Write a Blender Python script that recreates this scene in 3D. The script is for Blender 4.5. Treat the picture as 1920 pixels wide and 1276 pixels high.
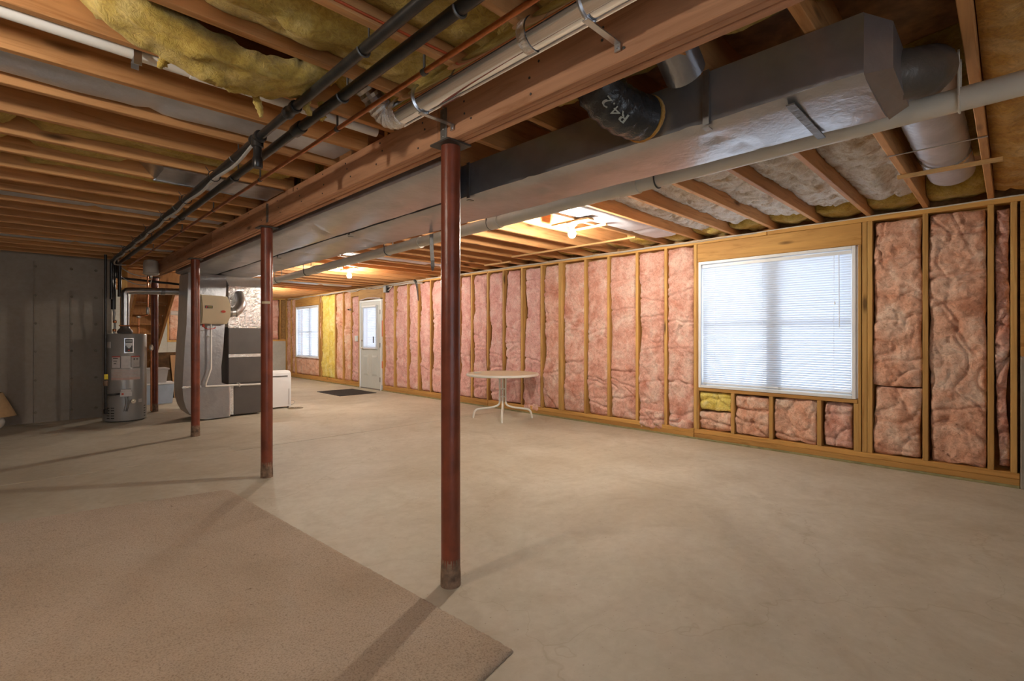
import bpy, math, random
from mathutils import Vector, noise
from math import sin, cos, pi, radians, sqrt, exp

for o in list(bpy.data.objects):
    bpy.data.objects.remove(o, do_unlink=True)
S = bpy.context.scene
COL = S.collection
rng = random.Random(7)

# ------------------------------------------------------------------ camera, world, exposure
cam = bpy.data.cameras.new('camera')
cam.sensor_width = 36.0
cam.lens = 36.0 * 925.5 / 1920.0
cam.shift_y = -9.0 / 1920.0
cam.clip_start = 0.02
camo = bpy.data.objects.new('camera', cam)
COL.objects.link(camo)
camo.location = (0, 0, 1.27)
camo.rotation_euler = (radians(90), 0, -math.atan2(.704, .710))
S.camera = camo

W = bpy.data.worlds.new('overcast_sky')
S.world = W
W.use_nodes = True
wb = W.node_tree.nodes['Background']
wb.inputs[0].default_value = (0.80, 0.89, 1.0, 1)
wb.inputs[1].default_value = 2.7

S.view_settings.view_transform = 'Standard'
S.view_settings.look = 'None'
S.view_settings.gamma = 1.0
S.view_settings.use_curve_mapping = False
S.view_settings.exposure = 0.52

BULB = 1380.0          # emission strength of each bare bulb
BULB_COL = (1.0, 0.91, 0.78)


def portal(y0, y1, z0, z1, x):
    l = bpy.data.lights.new('window_portal', 'AREA')
    l.shape = 'RECTANGLE'
    l.size = y1 - y0
    l.size_y = z1 - z0
    l.cycles.is_portal = True
    o = bpy.data.objects.new('window_portal', l)
    COL.objects.link(o)
    o.location = (x, (y0 + y1) / 2, (z0 + z1) / 2)
    o.rotation_euler = (radians(90), 0, radians(90))   # faces -X
    return o


portal(1.06, 2.70, .62, 2.18, 6.12)
portal(13.6, 15.23, .62, 2.14, 6.12)
portal(10.4, 11.1, .95, 1.98, 6.12)
bp = portal(-2.6, 1.0, .5, 2.3, 0)  # portal of the unseen window added for fill light
bp.location = (-.8, -3.42, 1.4)
bp.rotation_euler = (radians(90), 0, radians(180))   # faces +Y


# ------------------------------------------------------------------ materials
def new_mat(name):
    m = bpy.data.materials.new(name)
    m.use_nodes = True
    nt = m.node_tree
    return m, nt, nt.nodes['Principled BSDF']


def coords(nt, scale=(1, 1, 1), offs=True):
    tc = nt.nodes.new('ShaderNodeTexCoord')
    mp = nt.nodes.new('ShaderNodeMapping')
    mp.inputs['Scale'].default_value = scale
    if offs:
        oi = nt.nodes.new('ShaderNodeObjectInfo')
        ad = nt.nodes.new('ShaderNodeVectorMath')
        ad.operation = 'ADD'
        nt.links.new(tc.outputs['Object'], ad.inputs[0])
        sc = nt.nodes.new('ShaderNodeVectorMath')
        sc.operation = 'SCALE'
        sc.inputs['Scale'].default_value = 37.0
        cb = nt.nodes.new('ShaderNodeCombineXYZ')
        for i in range(3):
            nt.links.new(oi.outputs['Random'], cb.inputs[i])
        nt.links.new(cb.outputs[0], sc.inputs[0])
        nt.links.new(sc.outputs[0], ad.inputs[1])
        nt.links.new(ad.outputs[0], mp.inputs['Vector'])
    else:
        nt.links.new(tc.outputs['Object'], mp.inputs['Vector'])
    return mp


def noise_n(nt, vec, scale, detail=4, rough=.55, dist=0):
    n = nt.nodes.new('ShaderNodeTexNoise')
    n.inputs['Scale'].default_value = scale
    n.inputs['Detail'].default_value = detail
    n.inputs['Roughness'].default_value = rough
    n.inputs['Distortion'].default_value = dist
    nt.links.new(vec.outputs[0], n.inputs['Vector'])
    return n


def ramp(nt, fac, stops):
    r = nt.nodes.new('ShaderNodeValToRGB')
    e = r.color_ramp.elements
    while len(e) < len(stops):
        e.new(0.5)
    for el, (p, c) in zip(e, stops):
        el.position = p
        el.color = (*c, 1)
    nt.links.new(fac, r.inputs[0])
    return r


def mixc(nt, fac, a, b, mode='MIX'):
    m = nt.nodes.new('ShaderNodeMix')
    m.data_type = 'RGBA'
    m.blend_type = mode
    if hasattr(fac, 'links'):
        nt.links.new(fac, m.inputs[0])
    else:
        m.inputs[0].default_value = fac
    for k, v in ((6, a), (7, b)):
        if hasattr(v, 'links'):
            nt.links.new(v, m.inputs[k])
        else:
            m.inputs[k].default_value = (*v, 1)
    return m.outputs[2]


def bump(nt, b, h, strength, dist):
    n = nt.nodes.new('ShaderNodeBump')
    n.inputs['Strength'].default_value = strength
    n.inputs['Distance'].default_value = dist
    nt.links.new(h, n.inputs['Height'])
    nt.links.new(n.outputs[0], b.inputs['Normal'])
    return n


def plain(name, col, rough=.5, metal=0.0, var=.12, vscale=9.0, bmp=0.0, bscale=60, spec=.5):
    m, nt, b = new_mat(name)
    v = coords(nt)
    n = noise_n(nt, v, vscale, 5)
    lo = tuple(max(0, c * (1 - var)) for c in col)
    hi = tuple(min(1, c * (1 + var)) for c in col)
    r = ramp(nt, n.outputs['Fac'], [(.3, lo), (.7, hi)])
    nt.links.new(r.outputs[0], b.inputs['Base Color'])
    b.inputs['Roughness'].default_value = rough
    b.inputs['Metallic'].default_value = metal
    b.inputs['Specular IOR Level'].default_value = spec
    if bmp:
        n2 = noise_n(nt, v, bscale, 4)
        bump(nt, b, n2.outputs['Fac'], bmp, .01)
    return m


def wood(name, axis, base=(.50, .255, .10), dark=(.33, .14, .045), knots=True, rough=.62):
    m, nt, b = new_mat(name)
    s = {'X': (1.2, 16, 16), 'Y': (16, 1.2, 16), 'Z': (16, 16, 1.2)}[axis]
    v = coords(nt, s)
    n = noise_n(nt, v, 1.6, 7, .6, .9)
    r = ramp(nt, n.outputs['Fac'], [(.28, dark), (.46, base), (.62, tuple(c * 1.12 for c in base)), (.8, tuple(c * .8 for c in base))])
    s2 = {'X': (.5, 3, 3), 'Y': (3, .5, 3), 'Z': (3, 3, .5)}[axis]
    v2 = coords(nt, s2)
    n2 = noise_n(nt, v2, 1.3, 3)
    r2 = ramp(nt, n2.outputs['Fac'], [(.3, (.70, .62, .58)), (.65, (1.0, 1.0, 1.0))])
    c = mixc(nt, .8, r.outputs[0], r2.outputs[0], 'MULTIPLY')
    if knots:
        s3 = {'X': (1.3, 5, 5), 'Y': (5, 1.3, 5), 'Z': (5, 5, 1.3)}[axis]
        v3 = coords(nt, s3)
        vo = nt.nodes.new('ShaderNodeTexVoronoi')
        vo.inputs['Scale'].default_value = 1.0
        nt.links.new(v3.outputs[0], vo.inputs['Vector'])
        rk = ramp(nt, vo.outputs['Distance'], [(.06, (1, 1, 1)), (.14, (0, 0, 0))])
        c = mixc(nt, rk.outputs[0], c, tuple(q * .35 for q in dark))
    oi = nt.nodes.new('ShaderNodeObjectInfo')
    rr = ramp(nt, oi.outputs['Random'], [(0, (.82, .78, .76)), (1, (1.1, 1.08, 1.05))])
    c = mixc(nt, 1.0, c, rr.outputs[0], 'MULTIPLY')
    nt.links.new(c, b.inputs['Base Color'])
    b.inputs['Roughness'].default_value = rough
    b.inputs['Specular IOR Level'].default_value = .3
    bump(nt, b, n.outputs['Fac'], .25, .004)
    return m


def fluff(name, c1, c2, c3, scale=7, bs=.9):
    m, nt, b = new_mat(name)
    v = coords(nt, (1, 1, 1))
    big = noise_n(nt, v, scale, 5, .6, .6)
    r = ramp(nt, big.outputs['Fac'], [(.3, c1), (.5, c2), (.68, c3)])
    fine = noise_n(nt, v, scale * 7, 8, .7, 1.2)
    rf = ramp(nt, fine.outputs['Fac'], [(.32, (.66, .58, .54)), (.58, (1.05, 1.05, 1.05))])
    c = mixc(nt, .85, r.outputs[0], rf.outputs[0], 'MULTIPLY')
    nt.links.new(c, b.inputs['Base Color'])
    b.inputs['Roughness'].default_value = .95
    b.inputs['Specular IOR Level'].default_value = .1
    b.inputs['Sheen Weight'].default_value = .15
    bump(nt, b, fine.outputs['Fac'], bs, .012)
    return m


def concrete(name, c1, c2, c3, rough=.75, floor=False):
    m, nt, b = new_mat(name)
    v = coords(nt, (1, 1, 1), False)
    n = noise_n(nt, v, .9, 7, .62, .7)
    r = ramp(nt, n.outputs['Fac'], [(.30, c1), (.5, c2), (.66, c3)])
    c = r.outputs[0]
    n2 = noise_n(nt, v, 14, 8, .7, .4)
    r2 = ramp(nt, n2.outputs['Fac'], [(.34, (.90, .88, .85)), (.6, (1.02, 1.02, 1.02))])
    c = mixc(nt, .8, c, r2.outputs[0], 'MULTIPLY')
    if floor:
        # trowel swirls, damp marks and hairline cracks
        n3 = noise_n(nt, v, 1.1, 7, .6, 2.2)
        r3 = ramp(nt, n3.outputs['Fac'], [(.30, (.80, .76, .70)), (.50, (1, 1, 1)), (.74, (1.05, 1.05, 1.04))])
        c = mixc(nt, .6, c, r3.outputs[0], 'MULTIPLY')
        nd = noise_n(nt, v, 3.0, 3)
        wv = nt.nodes.new('ShaderNodeVectorMath')
        wv.operation = 'MULTIPLY_ADD'
        nt.links.new(nd.outputs['Color'], wv.inputs[0])
        wv.inputs[1].default_value = (.6, .6, 0)
        nt.links.new(v.outputs[0], wv.inputs[2])
        vo = nt.nodes.new('ShaderNodeTexVoronoi')
        vo.feature = 'DISTANCE_TO_EDGE'
        vo.inputs['Scale'].default_value = .55
        nt.links.new(wv.outputs[0], vo.inputs['Vector'])
        rc = ramp(nt, vo.outputs['Distance'], [(.0, (.86, .83, .78)), (.004, (1, 1, 1))])
        c = mixc(nt, .8, c, rc.outputs[0], 'MULTIPLY')
        sp = noise_n(nt, v, 55, 2)
        rs = ramp(nt, sp.outputs['Fac'], [(.25, (.55, .48, .42)), (.31, (1, 1, 1))])
        c = mixc(nt, .7, c, rs.outputs[0], 'MULTIPLY')
    nt.links.new(c, b.inputs['Base Color'])
    rr = nt.nodes.new('ShaderNodeMapRange')
    rr.inputs['To Min'].default_value = rough - .14
    rr.inputs['To Max'].default_value = rough + .1
    nt.links.new(n.outputs['Fac'], rr.inputs['Value'])
    nt.links.new(rr.outputs[0], b.inputs['Roughness'])
    b.inputs['Specular IOR Level'].default_value = .35
    bump(nt, b, n2.outputs['Fac'], .18, .006)
    return m


def foilwrap(name, col, rough, metal, bs=.3, sc=6):
    m, nt, b = new_mat(name)
    v = coords(nt)
    n = noise_n(nt, v, sc, 5, .6, .5)
    r = ramp(nt, n.outputs['Fac'], [(.3, tuple(c * .86 for c in col)), (.7, tuple(c * 1.1 for c in col))])
    nt.links.new(r.outputs[0], b.inputs['Base Color'])
    b.inputs['Metallic'].default_value = metal
    b.inputs['Roughness'].default_value = rough
    n2 = noise_n(nt, v, sc * 4, 4, .55, .3)
    bump(nt, b, n2.outputs['Fac'], bs, .012)
    return m


def crinkle(name):
    m, nt, b = new_mat(name)
    v = coords(nt)
    vo = nt.nodes.new('ShaderNodeTexVoronoi')
    vo.inputs['Scale'].default_value = 38
    nt.links.new(v.outputs[0], vo.inputs['Vector'])
    n = noise_n(nt, v, 30, 5, .7, 2)
    b.inputs['Base Color'].default_value = (.86, .86, .86, 1)
    b.inputs['Metallic'].default_value = 1
    b.inputs['Roughness'].default_value = .22
    mx = mixc(nt, .5, vo.outputs['Color'], n.outputs['Color'])
    bump(nt, b, mx, 1.0, .02)
    return m


def emit(name, col, strength):
    m = bpy.data.materials.new(name)
    m.use_nodes = True
    nt = m.node_tree
    nt.nodes.clear()
    e = nt.nodes.new('ShaderNodeEmission')
    e.inputs[0].default_value = (*col, 1)
    e.inputs[1].default_value = strength
    o = nt.nodes.new('ShaderNodeOutputMaterial')
    nt.links.new(e.outputs[0], o.inputs[0])
    return m


def glass_pane(name):
    m = bpy.data.materials.new(name)
    m.use_nodes = True
    nt = m.node_tree
    nt.nodes.clear()
    t = nt.nodes.new('ShaderNodeBsdfTransparent')
    g = nt.nodes.new('ShaderNodeBsdfGlossy')
    g.inputs['Roughness'].default_value = .02
    mx = nt.nodes.new('ShaderNodeMixShader')
    mx.inputs[0].default_value = .07
    o = nt.nodes.new('ShaderNodeOutputMaterial')
    nt.links.new(t.outputs[0], mx.inputs[1])
    nt.links.new(g.outputs[0], mx.inputs[2])
    nt.links.new(mx.outputs[0], o.inputs[0])
    return m


def translucent(name, col, k):
    m = bpy.data.materials.new(name)
    m.use_nodes = True
    nt = m.node_tree
    nt.nodes.clear()
    d = nt.nodes.new('ShaderNodeBsdfDiffuse')
    t = nt.nodes.new('ShaderNodeBsdfTranslucent')
    d.inputs[0].default_value = (*col, 1)
    t.inputs[0].default_value = (*col, 1)
    mx = nt.nodes.new('ShaderNodeMixShader')
    mx.inputs[0].default_value = k
    o = nt.nodes.new('ShaderNodeOutputMaterial')
    nt.links.new(d.outputs[0], mx.inputs[1])
    nt.links.new(t.outputs[0], mx.inputs[2])
    nt.links.new(mx.outputs[0], o.inputs[0])
    return m


def carpet_mat():
    m, nt, b = new_mat('tan_carpet_pile')
    v = coords(nt, (1, 1, 1), False)
    n = noise_n(nt, v, 1.6, 5, .6, .8)
    r = ramp(nt, n.outputs['Fac'], [(.3, (.44, .345, .25)), (.5, (.49, .395, .295)), (.7, (.54, .445, .345))])
    f = noise_n(nt, v, 130, 3, .6, .5)
    rf = ramp(nt, f.outputs['Fac'], [(.34, (.60, .55, .50)), (.5, (1, 1, 1)), (.7, (1.12, 1.12, 1.12))])
    c = mixc(nt, .8, r.outputs[0], rf.outputs[0], 'MULTIPLY')
    d = noise_n(nt, v, 23, 2)
    rd = ramp(nt, d.outputs['Fac'], [(.22, (.45, .38, .30)), (.27, (1, 1, 1))])
    c = mixc(nt, .8, c, rd.outputs[0], 'MULTIPLY')
    nt.links.new(c, b.inputs['Base Color'])
    b.inputs['Roughness'].default_value = 1
    b.inputs['Specular IOR Level'].default_value = .05
    b.inputs['Sheen Weight'].default_value = .2
    bump(nt, b, f.outputs['Fac'], .6, .008)
    return m


JB, JD = (.62, .335, .14), (.42, .19, .06)
M = {}
M['wx'] = wood('joist_lumber', 'X', JB, JD)
M['wy'] = wood('beam_lumber', 'Y', (.60, .325, .185), (.43, .205, .10))
M['wy2'] = wood('strip_lumber', 'Y', (.68, .45, .20), (.5, .28, .1), False)
M['plate'] = wood('plate_lumber', 'Y', (.60, .345, .105), (.42, .20, .045))
M['stud'] = wood('stud_lumber', 'Z', (.62, .38, .125), (.46, .24, .06))
M['stair'] = wood('stair_lumber', 'Z', (.46, .24, .09), (.30, .13, .04), False)
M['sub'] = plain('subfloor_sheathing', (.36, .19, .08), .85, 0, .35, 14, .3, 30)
M['sheath'] = plain('wall_sheathing', (.42, .23, .085), .85, 0, .3, 18, .3, 40)
M['treated'] = plain('treated_sill_strip', (.30, .27, .13), .8, 0, .25, 12)
M['pink'] = fluff('pink_glass_wool', (.62, .27, .19), (.80, .47, .38), (.88, .67, .57), 4.2)
M['pink2'] = fluff('rose_glass_wool', (.68, .33, .30), (.81, .48, .44), (.87, .62, .57), 5.5)
M['peach'] = fluff('peach_glass_wool', (.68, .32, .20), (.82, .49, .35), (.89, .67, .53), 4.2)
M['yellow'] = fluff('yellow_glass_wool', (.42, .28, .05), (.56, .40, .09), (.67, .53, .20), 6)
M['lemon'] = fluff('lemon_glass_wool', (.80, .60, .10), (.90, .75, .20), (.93, .84, .38), 6)
M['pale'] = fluff('window_lit_wool', (.55, .40, .24), (.88, .84, .76), (.95, .93, .90), 9, 1.0)  # pale window light put into the wool colour, over brown streaks
M['amber'] = fluff('amber_glass_wool', (.50, .22, .035), (.66, .36, .075), (.75, .50, .2), 4)
M['floor'] = concrete('trowelled_floor_concrete', (.48, .43, .335), (.54, .495, .40), (.61, .57, .475), .62, True)
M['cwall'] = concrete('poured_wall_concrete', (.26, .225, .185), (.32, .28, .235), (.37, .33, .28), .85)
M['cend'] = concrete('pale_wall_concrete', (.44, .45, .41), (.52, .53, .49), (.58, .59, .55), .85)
M['joint'] = plain('dark_joint_brown', (.22, .19, .15), .9)  # dark brown for the joint bed and the form ties
M['carpet'] = carpet_mat()
M['carpet_back'] = plain('carpet_backing', (.28, .19, .10), .95)
M['red'] = plain('red_primer_steel', (.205, .05, .025), .34, .0, .3, 7, .15, 40)
M['redbase'] = plain('rusty_post_base', (.23, .15, .10), .8, 0, .5, 30, .4, 60)
M['steel'] = plain('galvanized_steel', (.55, .55, .56), .32, 1, .12, 14)
M['shiny'] = plain('polished_duct_steel', (.90, .92, .96), .10, 1, .04, 6)
M['dullsteel'] = plain('dull_strap_steel', (.32, .31, .30), .45, .9, .15, 20)
M['darkplate'] = plain('dark_bearing_plate', (.10, .09, .08), .55, .6, .2, 20)
M['wrap'] = foilwrap('grey_duct_wrap', (.38, .38, .40), .30, .7, .25, 5)
M['wrapw'] = foilwrap('pale_duct_wrap', (.55, .57, .63), .38, .35, .3, 6)
M['wrapd'] = foilwrap('dark_duct_wrap', (.13, .115, .10), .4, .3, .3, 6)
M['flex'] = foilwrap('black_flex_jacket', (.035, .035, .037), .16, 0, .6, 9)
M['foil'] = crinkle('crinkled_foil')
M['tape'] = foilwrap('foil_tape', (.75, .75, .74), .25, .9, .5, 18)
M['blackpipe'] = plain('black_iron_pipe', (.028, .026, .025), .33, .3, .3, 20)
M['cable'] = plain('grey_cable_jacket', (.42, .40, .38), .5, 0, .1, 10)
M['copper'] = plain('aged_copper', (.52, .20, .085), .35, 1, .2, 20)
M['pvc'] = plain('offwhite_pvc', (.66, .61, .52), .38, 0, .06, 5)
M['pvcw'] = plain('white_pvc', (.80, .78, .74), .35, 0, .05, 5)
M['white'] = plain('white_vinyl', (.80, .82, .84), .4, 0, .03, 4)
M['tablew'] = plain('white_enamel', (.82, .80, .74), .28, 0, .04, 5)
M['tabletop'] = plain('aged_cream_tabletop', (.72, .62, .44), .4, 0, .1, 5)
M['slat'] = translucent('white_blind_slat', (.82, .86, .92), .40)
M['glass'] = glass_pane('window_glass')
M['doorp'] = plain('grey_door_paint', (.60, .63, .61), .45, 0, .04, 4)
M['brass'] = plain('brushed_nickel', (.6, .56, .48), .3, 1, .1, 20)
M['dark'] = plain('dark_hinge_steel', (.12, .115, .11), .45, .6, .2, 20)
M['mat'] = plain('black_rubber_mat', (.045, .04, .038), .8, 0, .3, 40, .5, 120)
M['heater'] = plain('grey_heater_enamel', (.30, .285, .27), .32, .15, .05, 5)
M['furn'] = plain('dark_grey_furnace_panel', (.115, .105, .10), .42, .2, .08, 5)
M['tan'] = plain('tan_plastic', (.58, .47, .30), .45, 0, .04, 4)
M['black'] = plain('black_plastic', (.02, .02, .02), .4, 0, .2, 10)
M['label'] = plain('pale_sticker', (.50, .45, .42), .6, 0, .12, 22)
M['label2'] = plain('white_sticker', (.60, .55, .53), .6, 0, .1, 22)
M['pinklabel'] = plain('faded_pink_sticker', (.55, .38, .33), .6, 0, .1, 22)
M['ink'] = plain('sticker_ink', (.08, .07, .065), .7)
M['redink'] = plain('red_ink', (.55, .06, .03), .6)
M['silverink'] = plain('silver_ink', (.42, .42, .42), .4, .4)
M['yellowtag'] = plain('yellow_tag', (.80, .62, .03), .5)
M['cream'] = plain('cream_tank_enamel', (.56, .50, .43), .4, 0, .05, 5)
M['bluebin'] = plain('translucent_blue_tub', (.42, .52, .66), .35, 0, .1, 5)
M['greybin'] = plain('grey_tub', (.46, .45, .45), .4, 0, .06, 5)
M['card'] = plain('brown_cardboard', (.50, .31, .16), .8, 0, .1, 10)
M['darkpanel'] = plain('dark_veneer_panel', (.10, .055, .02), .4, 0, .4, 12)
M['shade'] = plain('beige_lampshade_cloth', (.50, .33, .17), .85, 0, .08, 20)
M['ceramic'] = plain('white_ceramic', (.62, .58, .52), .25, 0, .05, 5)
M['housewrap'] = plain('white_house_wrap', (.72, .62, .64), .5, 0, .12, 14)
M['hwred'] = plain('red_house_wrap_print', (.70, .09, .05), .5, 0, .1, 14)
M['drain'] = plain('brown_drain_grate', (.20, .155, .085), .6, 0, .3, 30)
M['bulb'] = emit('lit_bulb_glass', BULB_COL, BULB)
M['bulb_dim'] = emit('lit_low_watt_bulb_glass', BULB_COL, BULB * .55)
M['porcelain'] = plain('white_porcelain', (.8, .78, .74), .25, 0, .03, 5)
M['print'] = plain('white_print', (.42, .44, .40), .6, 0, .1, 20)
M['wire'] = plain('white_wire_jacket', (.62, .58, .52), .5, 0, .1, 20)
M['orange'] = plain('orange_cable_jacket', (.55, .10, .03), .5, 0, .1, 20)


# ------------------------------------------------------------------ mesh builder
class MB:
    def __init__(s):
        s.v = []
        s.f = []

    def add(s, vs, fs):
        o = len(s.v)
        s.v += [tuple(p) for p in vs]
        s.f += [tuple(i + o for i in q) for q in fs]
        return s

    def box(s, x0, x1, y0, y1, z0, z1, b=0.0):
        if b <= 0:
            vs = [(x, y, z) for z in (z0, z1) for y in (y0, y1) for x in (x0, x1)]
            fs = [(0, 2, 3, 1), (4, 5, 7, 6), (0, 1, 5, 4), (2, 6, 7, 3), (0, 4, 6, 2), (1, 3, 7, 5)]
            return s.add(vs, fs)
        L = ((x0, x1), (y0, y1), (z0, z1))
        vs = []
        idx = {}
        for ax in range(3):
            for c in range(8):
                sg = [(c >> k) & 1 for k in range(3)]
                p = []
                for k in range(3):
                    q = L[k][sg[k]]
                    if k != ax:
                        q += b if sg[k] == 0 else -b
                    p.append(q)
                idx[(ax, tuple(sg))] = len(vs)
                vs.append(p)
        fs = []
        for ax in range(3):
            o1, o2 = (ax + 1) % 3, (ax + 2) % 3
            for sd in (0, 1):
                q = []
                for a, c in ((0, 0), (1, 0), (1, 1), (0, 1)):
                    g = [0, 0, 0]
                    g[ax], g[o1], g[o2] = sd, a, c
                    q.append(idx[(ax, tuple(g))])
                fs.append(tuple(q) if sd else tuple(q[::-1]))
        for ax in range(3):          # edges along ax
            o1, o2 = (ax + 1) % 3, (ax + 2) % 3
            for a in (0, 1):
                for c in (0, 1):
                    q = []
                    for e, pl in ((0, o1), (1, o1), (1, o2), (0, o2)):
                        g = [0, 0, 0]
                        g[ax], g[o1], g[o2] = e, a, c
                        q.append(idx[(pl, tuple(g))])
                    fs.append(tuple(q) if (a == c) else tuple(q[::-1]))
        for c in range(8):
            sg = tuple((c >> k) & 1 for k in range(3))
            q = [idx[(k, sg)] for k in range(3)]
            fs.append(tuple(q) if sum(sg) % 2 else tuple(q[::-1]))
        return s.add(vs, fs)

    def hexa(s, p):
        fs = [(0, 3, 2, 1), (4, 5, 6, 7), (0, 1, 5, 4), (1, 2, 6, 5), (2, 3, 7, 6), (3, 0, 4, 7)]
        return s.add(p, fs)

    def bar(s, a, b, w, h, up=(0, 0, 1)):
        a, b, up = Vector(a), Vector(b), Vector(up)
        t = (b - a).normalized()
        n = t.cross(up)
        if n.length < 1e-4:
            n = t.cross(Vector((1, 0, 0)))
        n.normalize()
        u = n.cross(t)
        p = []
        for q in (a, b):
            for i, j in ((-1, -1), (1, -1), (1, 1), (-1, 1)):
                p.append(q + n * (i * w / 2) + u * (j * h / 2))
        return s.hexa(p)

    def tube(s, pts, r, n=12, cap=True, rib=None):
        pts = [Vector(p) for p in pts]
        m = len(pts)
        rs = r if isinstance(r, (list, tuple)) else [r] * m
        T = []
        for i in range(m):
            t = pts[min(i + 1, m - 1)] - pts[max(i - 1, 0)]
            T.append(t.normalized())
        nrm = T[0].cross(Vector((0, 0, 1)))
        if nrm.length < 1e-3:
            nrm = T[0].cross(Vector((0, 1, 0)))
        nrm.normalize()
        vs = []
        for i in range(m):
            nrm = (nrm - T[i] * nrm.dot(T[i])).normalized()
            bn = T[i].cross(nrm)
            for k in range(n):
                a = 2 * pi * k / n
                vs.append(pts[i] + (nrm * cos(a) + bn * sin(a)) * rs[i])
        fs = []
        for i in range(m - 1):
            for k in range(n):
                k2 = (k + 1) % n
                fs.append((i * n + k, i * n + k2, (i + 1) * n + k2, (i + 1) * n + k))
        if cap:
            fs.append(tuple(range(n))[::-1])
            fs.append(tuple((m - 1) * n + k for k in range(n)))
        return s.add(vs, fs)

    def lathe(s, prof, c=(0, 0, 0), n=24, axis='Z'):
        vs = []
        for (r, h) in prof:
            for k in range(n):
                a = 2 * pi * k / n
                q = (r * cos(a), r * sin(a), h)
                if axis == 'X':
                    q = (h, r * cos(a), r * sin(a))
                elif axis == 'Y':
                    q = (r * sin(a), h, r * cos(a))
                vs.append((q[0] + c[0], q[1] + c[1], q[2] + c[2]))
        fs = []
        for i in range(len(prof) - 1):
            for k in range(n):
                k2 = (k + 1) % n
                fs.append((i * n + k, i * n + k2, (i + 1) * n + k2, (i + 1) * n + k))
        fs.append(tuple(range(n))[::-1])
        fs.append(tuple((len(prof) - 1) * n + k for k in range(n)))
        return s.add(vs, fs)

    def prism(s, poly, axis, a, b):
        n = len(poly)
        vs = []
        for h in (a, b):
            for (p, q) in poly:
                vs.append({'Y': (p, h, q), 'X': (h, p, q), 'Z': (p, q, h)}[axis])
        fs = [tuple((i, (i + 1) % n, n + (i + 1) % n, n + i)) for i in range(n)]
        fs += [tuple(range(n))[::-1], tuple(range(n, 2 * n))]
        return s.add(vs, fs)

    def grid(s, fn, nu, nv):
        vs = [fn(i / nu, j / nv) for j in range(nv + 1) for i in range(nu + 1)]
        w = nu + 1
        fs = [(j * w + i, j * w + i + 1, (j + 1) * w + i + 1, (j + 1) * w + i) for j in range(nv) for i in range(nu)]
        return s.add(vs, fs)

    def mesh(s, name, mat, smooth=40):
        me = bpy.data.meshes.new(name)
        me.from_pydata(s.v, [], s.f)
        if mat is not None:
            me.materials.append(M[mat])
        import bmesh
        bm = bmesh.new()
        bm.from_mesh(me)
        bmesh.ops.recalc_face_normals(bm, faces=bm.faces)
        bm.to_mesh(me)
        bm.free()
        if smooth:
            me.polygons.foreach_set('use_smooth', [True] * len(me.polygons))
            if smooth < 180:
                me.set_sharp_from_angle(angle=radians(smooth))
        return me

    def build(s, name, mat, parent=None, smooth=40, label=None):
        return link(name, s.mesh(name, mat, smooth), parent, label)


def link(name, me, parent=None, label=None, loc=None):
    o = bpy.data.objects.new(name, me)
    COL.objects.link(o)
    if parent is not None:
        top = parent
        o.parent = parent
        w = Vector((0, 0, 0))
        while top is not None:
            w += top.location
            top = top.parent
        o.location = -w
    if loc is not None:
        o.location = Vector(o.location) + Vector(loc)
    if label:
        o['label'] = label
    return o


def tag(o, label, cat, group=None):
    o['label'] = label
    o['category'] = cat
    if group:
        o['group'] = group
    return o


def thing(name, label, cat, loc=(0, 0, 0), group=None):
    o = bpy.data.objects.new(name, None)
    COL.objects.link(o)
    o.location = loc
    o.empty_display_size = .1
    return tag(o, label, cat, group)


def struct(name, label=None, cat=None):
    o = bpy.data.objects.new(name, None)
    COL.objects.link(o)
    o['kind'] = 'structure'
    if label:
        o['label'] = label
    if cat:
        o['category'] = cat
    return o


def smooth_path(P, k=8):
    P = [Vector(p) for p in P]
    out = []
    for i in range(len(P) - 1):
        p0, p1, p2, p3 = P[max(i - 1, 0)], P[i], P[i + 1], P[min(i + 2, len(P) - 1)]
        for j in range(k):
            t = j / k
            out.append(.5 * ((2 * p1) + (p2 - p0) * t + (2 * p0 - 5 * p1 + 4 * p2 - p3) * t * t + (3 * p1 - p0 - 3 * p2 + p3) * t ** 3))
    out.append(P[-1])
    return out


def fil(P, r, k=6):
    """path with rounded corners"""
    P = [Vector(p) for p in P]
    out = [P[0]]
    for i in range(1, len(P) - 1):
        a, b, c = P[i - 1], P[i], P[i + 1]
        d1, d2 = (a - b).normalized(), (c - b).normalized()
        rr = min(r, (a - b).length * .49, (c - b).length * .49)
        p, q = b + d1 * rr, b + d2 * rr
        for j in range(k + 1):
            t = j / k
            out.append(p * (1 - t) ** 2 + b * 2 * t * (1 - t) + q * t * t)
    out.append(P[-1])
    return out


def fbm(p, o=4):
    return noise.fractal(p, 0.9, 2.1, o)


# ------------------------------------------------------------------ floor
FL = struct('floor', 'pale trowelled concrete basement floor slab', 'floor')
joints = [(6.02, .05), (9.78, .0)]
ys = [-3.3, 6.02, 9.78, 16.4]
for i in range(3):
    b = MB()
    b.box(-4.4, 6.2, ys[i] + .008, ys[i + 1] - .008, -.12, 0, .002)
    b.build('slab', 'floor', FL, 0)
b = MB()
b.box(-4.4, 6.2, -3.3, 16.4, -.16, -.012)
b.build('joint_bed', 'joint', FL, 0)
b = MB()
b.lathe([(.13, 0), (.13, .004), (.11, .006), (.02, .005)], (3.40, 8.83, 0), 28)
for k in range(6):
    a = k * pi / 3
    b.bar((3.40 + .03 * cos(a), 8.83 + .03 * sin(a), .007), (3.40 + .10 * cos(a), 8.83 + .10 * sin(a), .007), .008, .004)
tag(b.build('floor_drain', 'drain'), 'small round brown drain set in the floor beside the white dehumidifier', 'drain')

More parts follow.
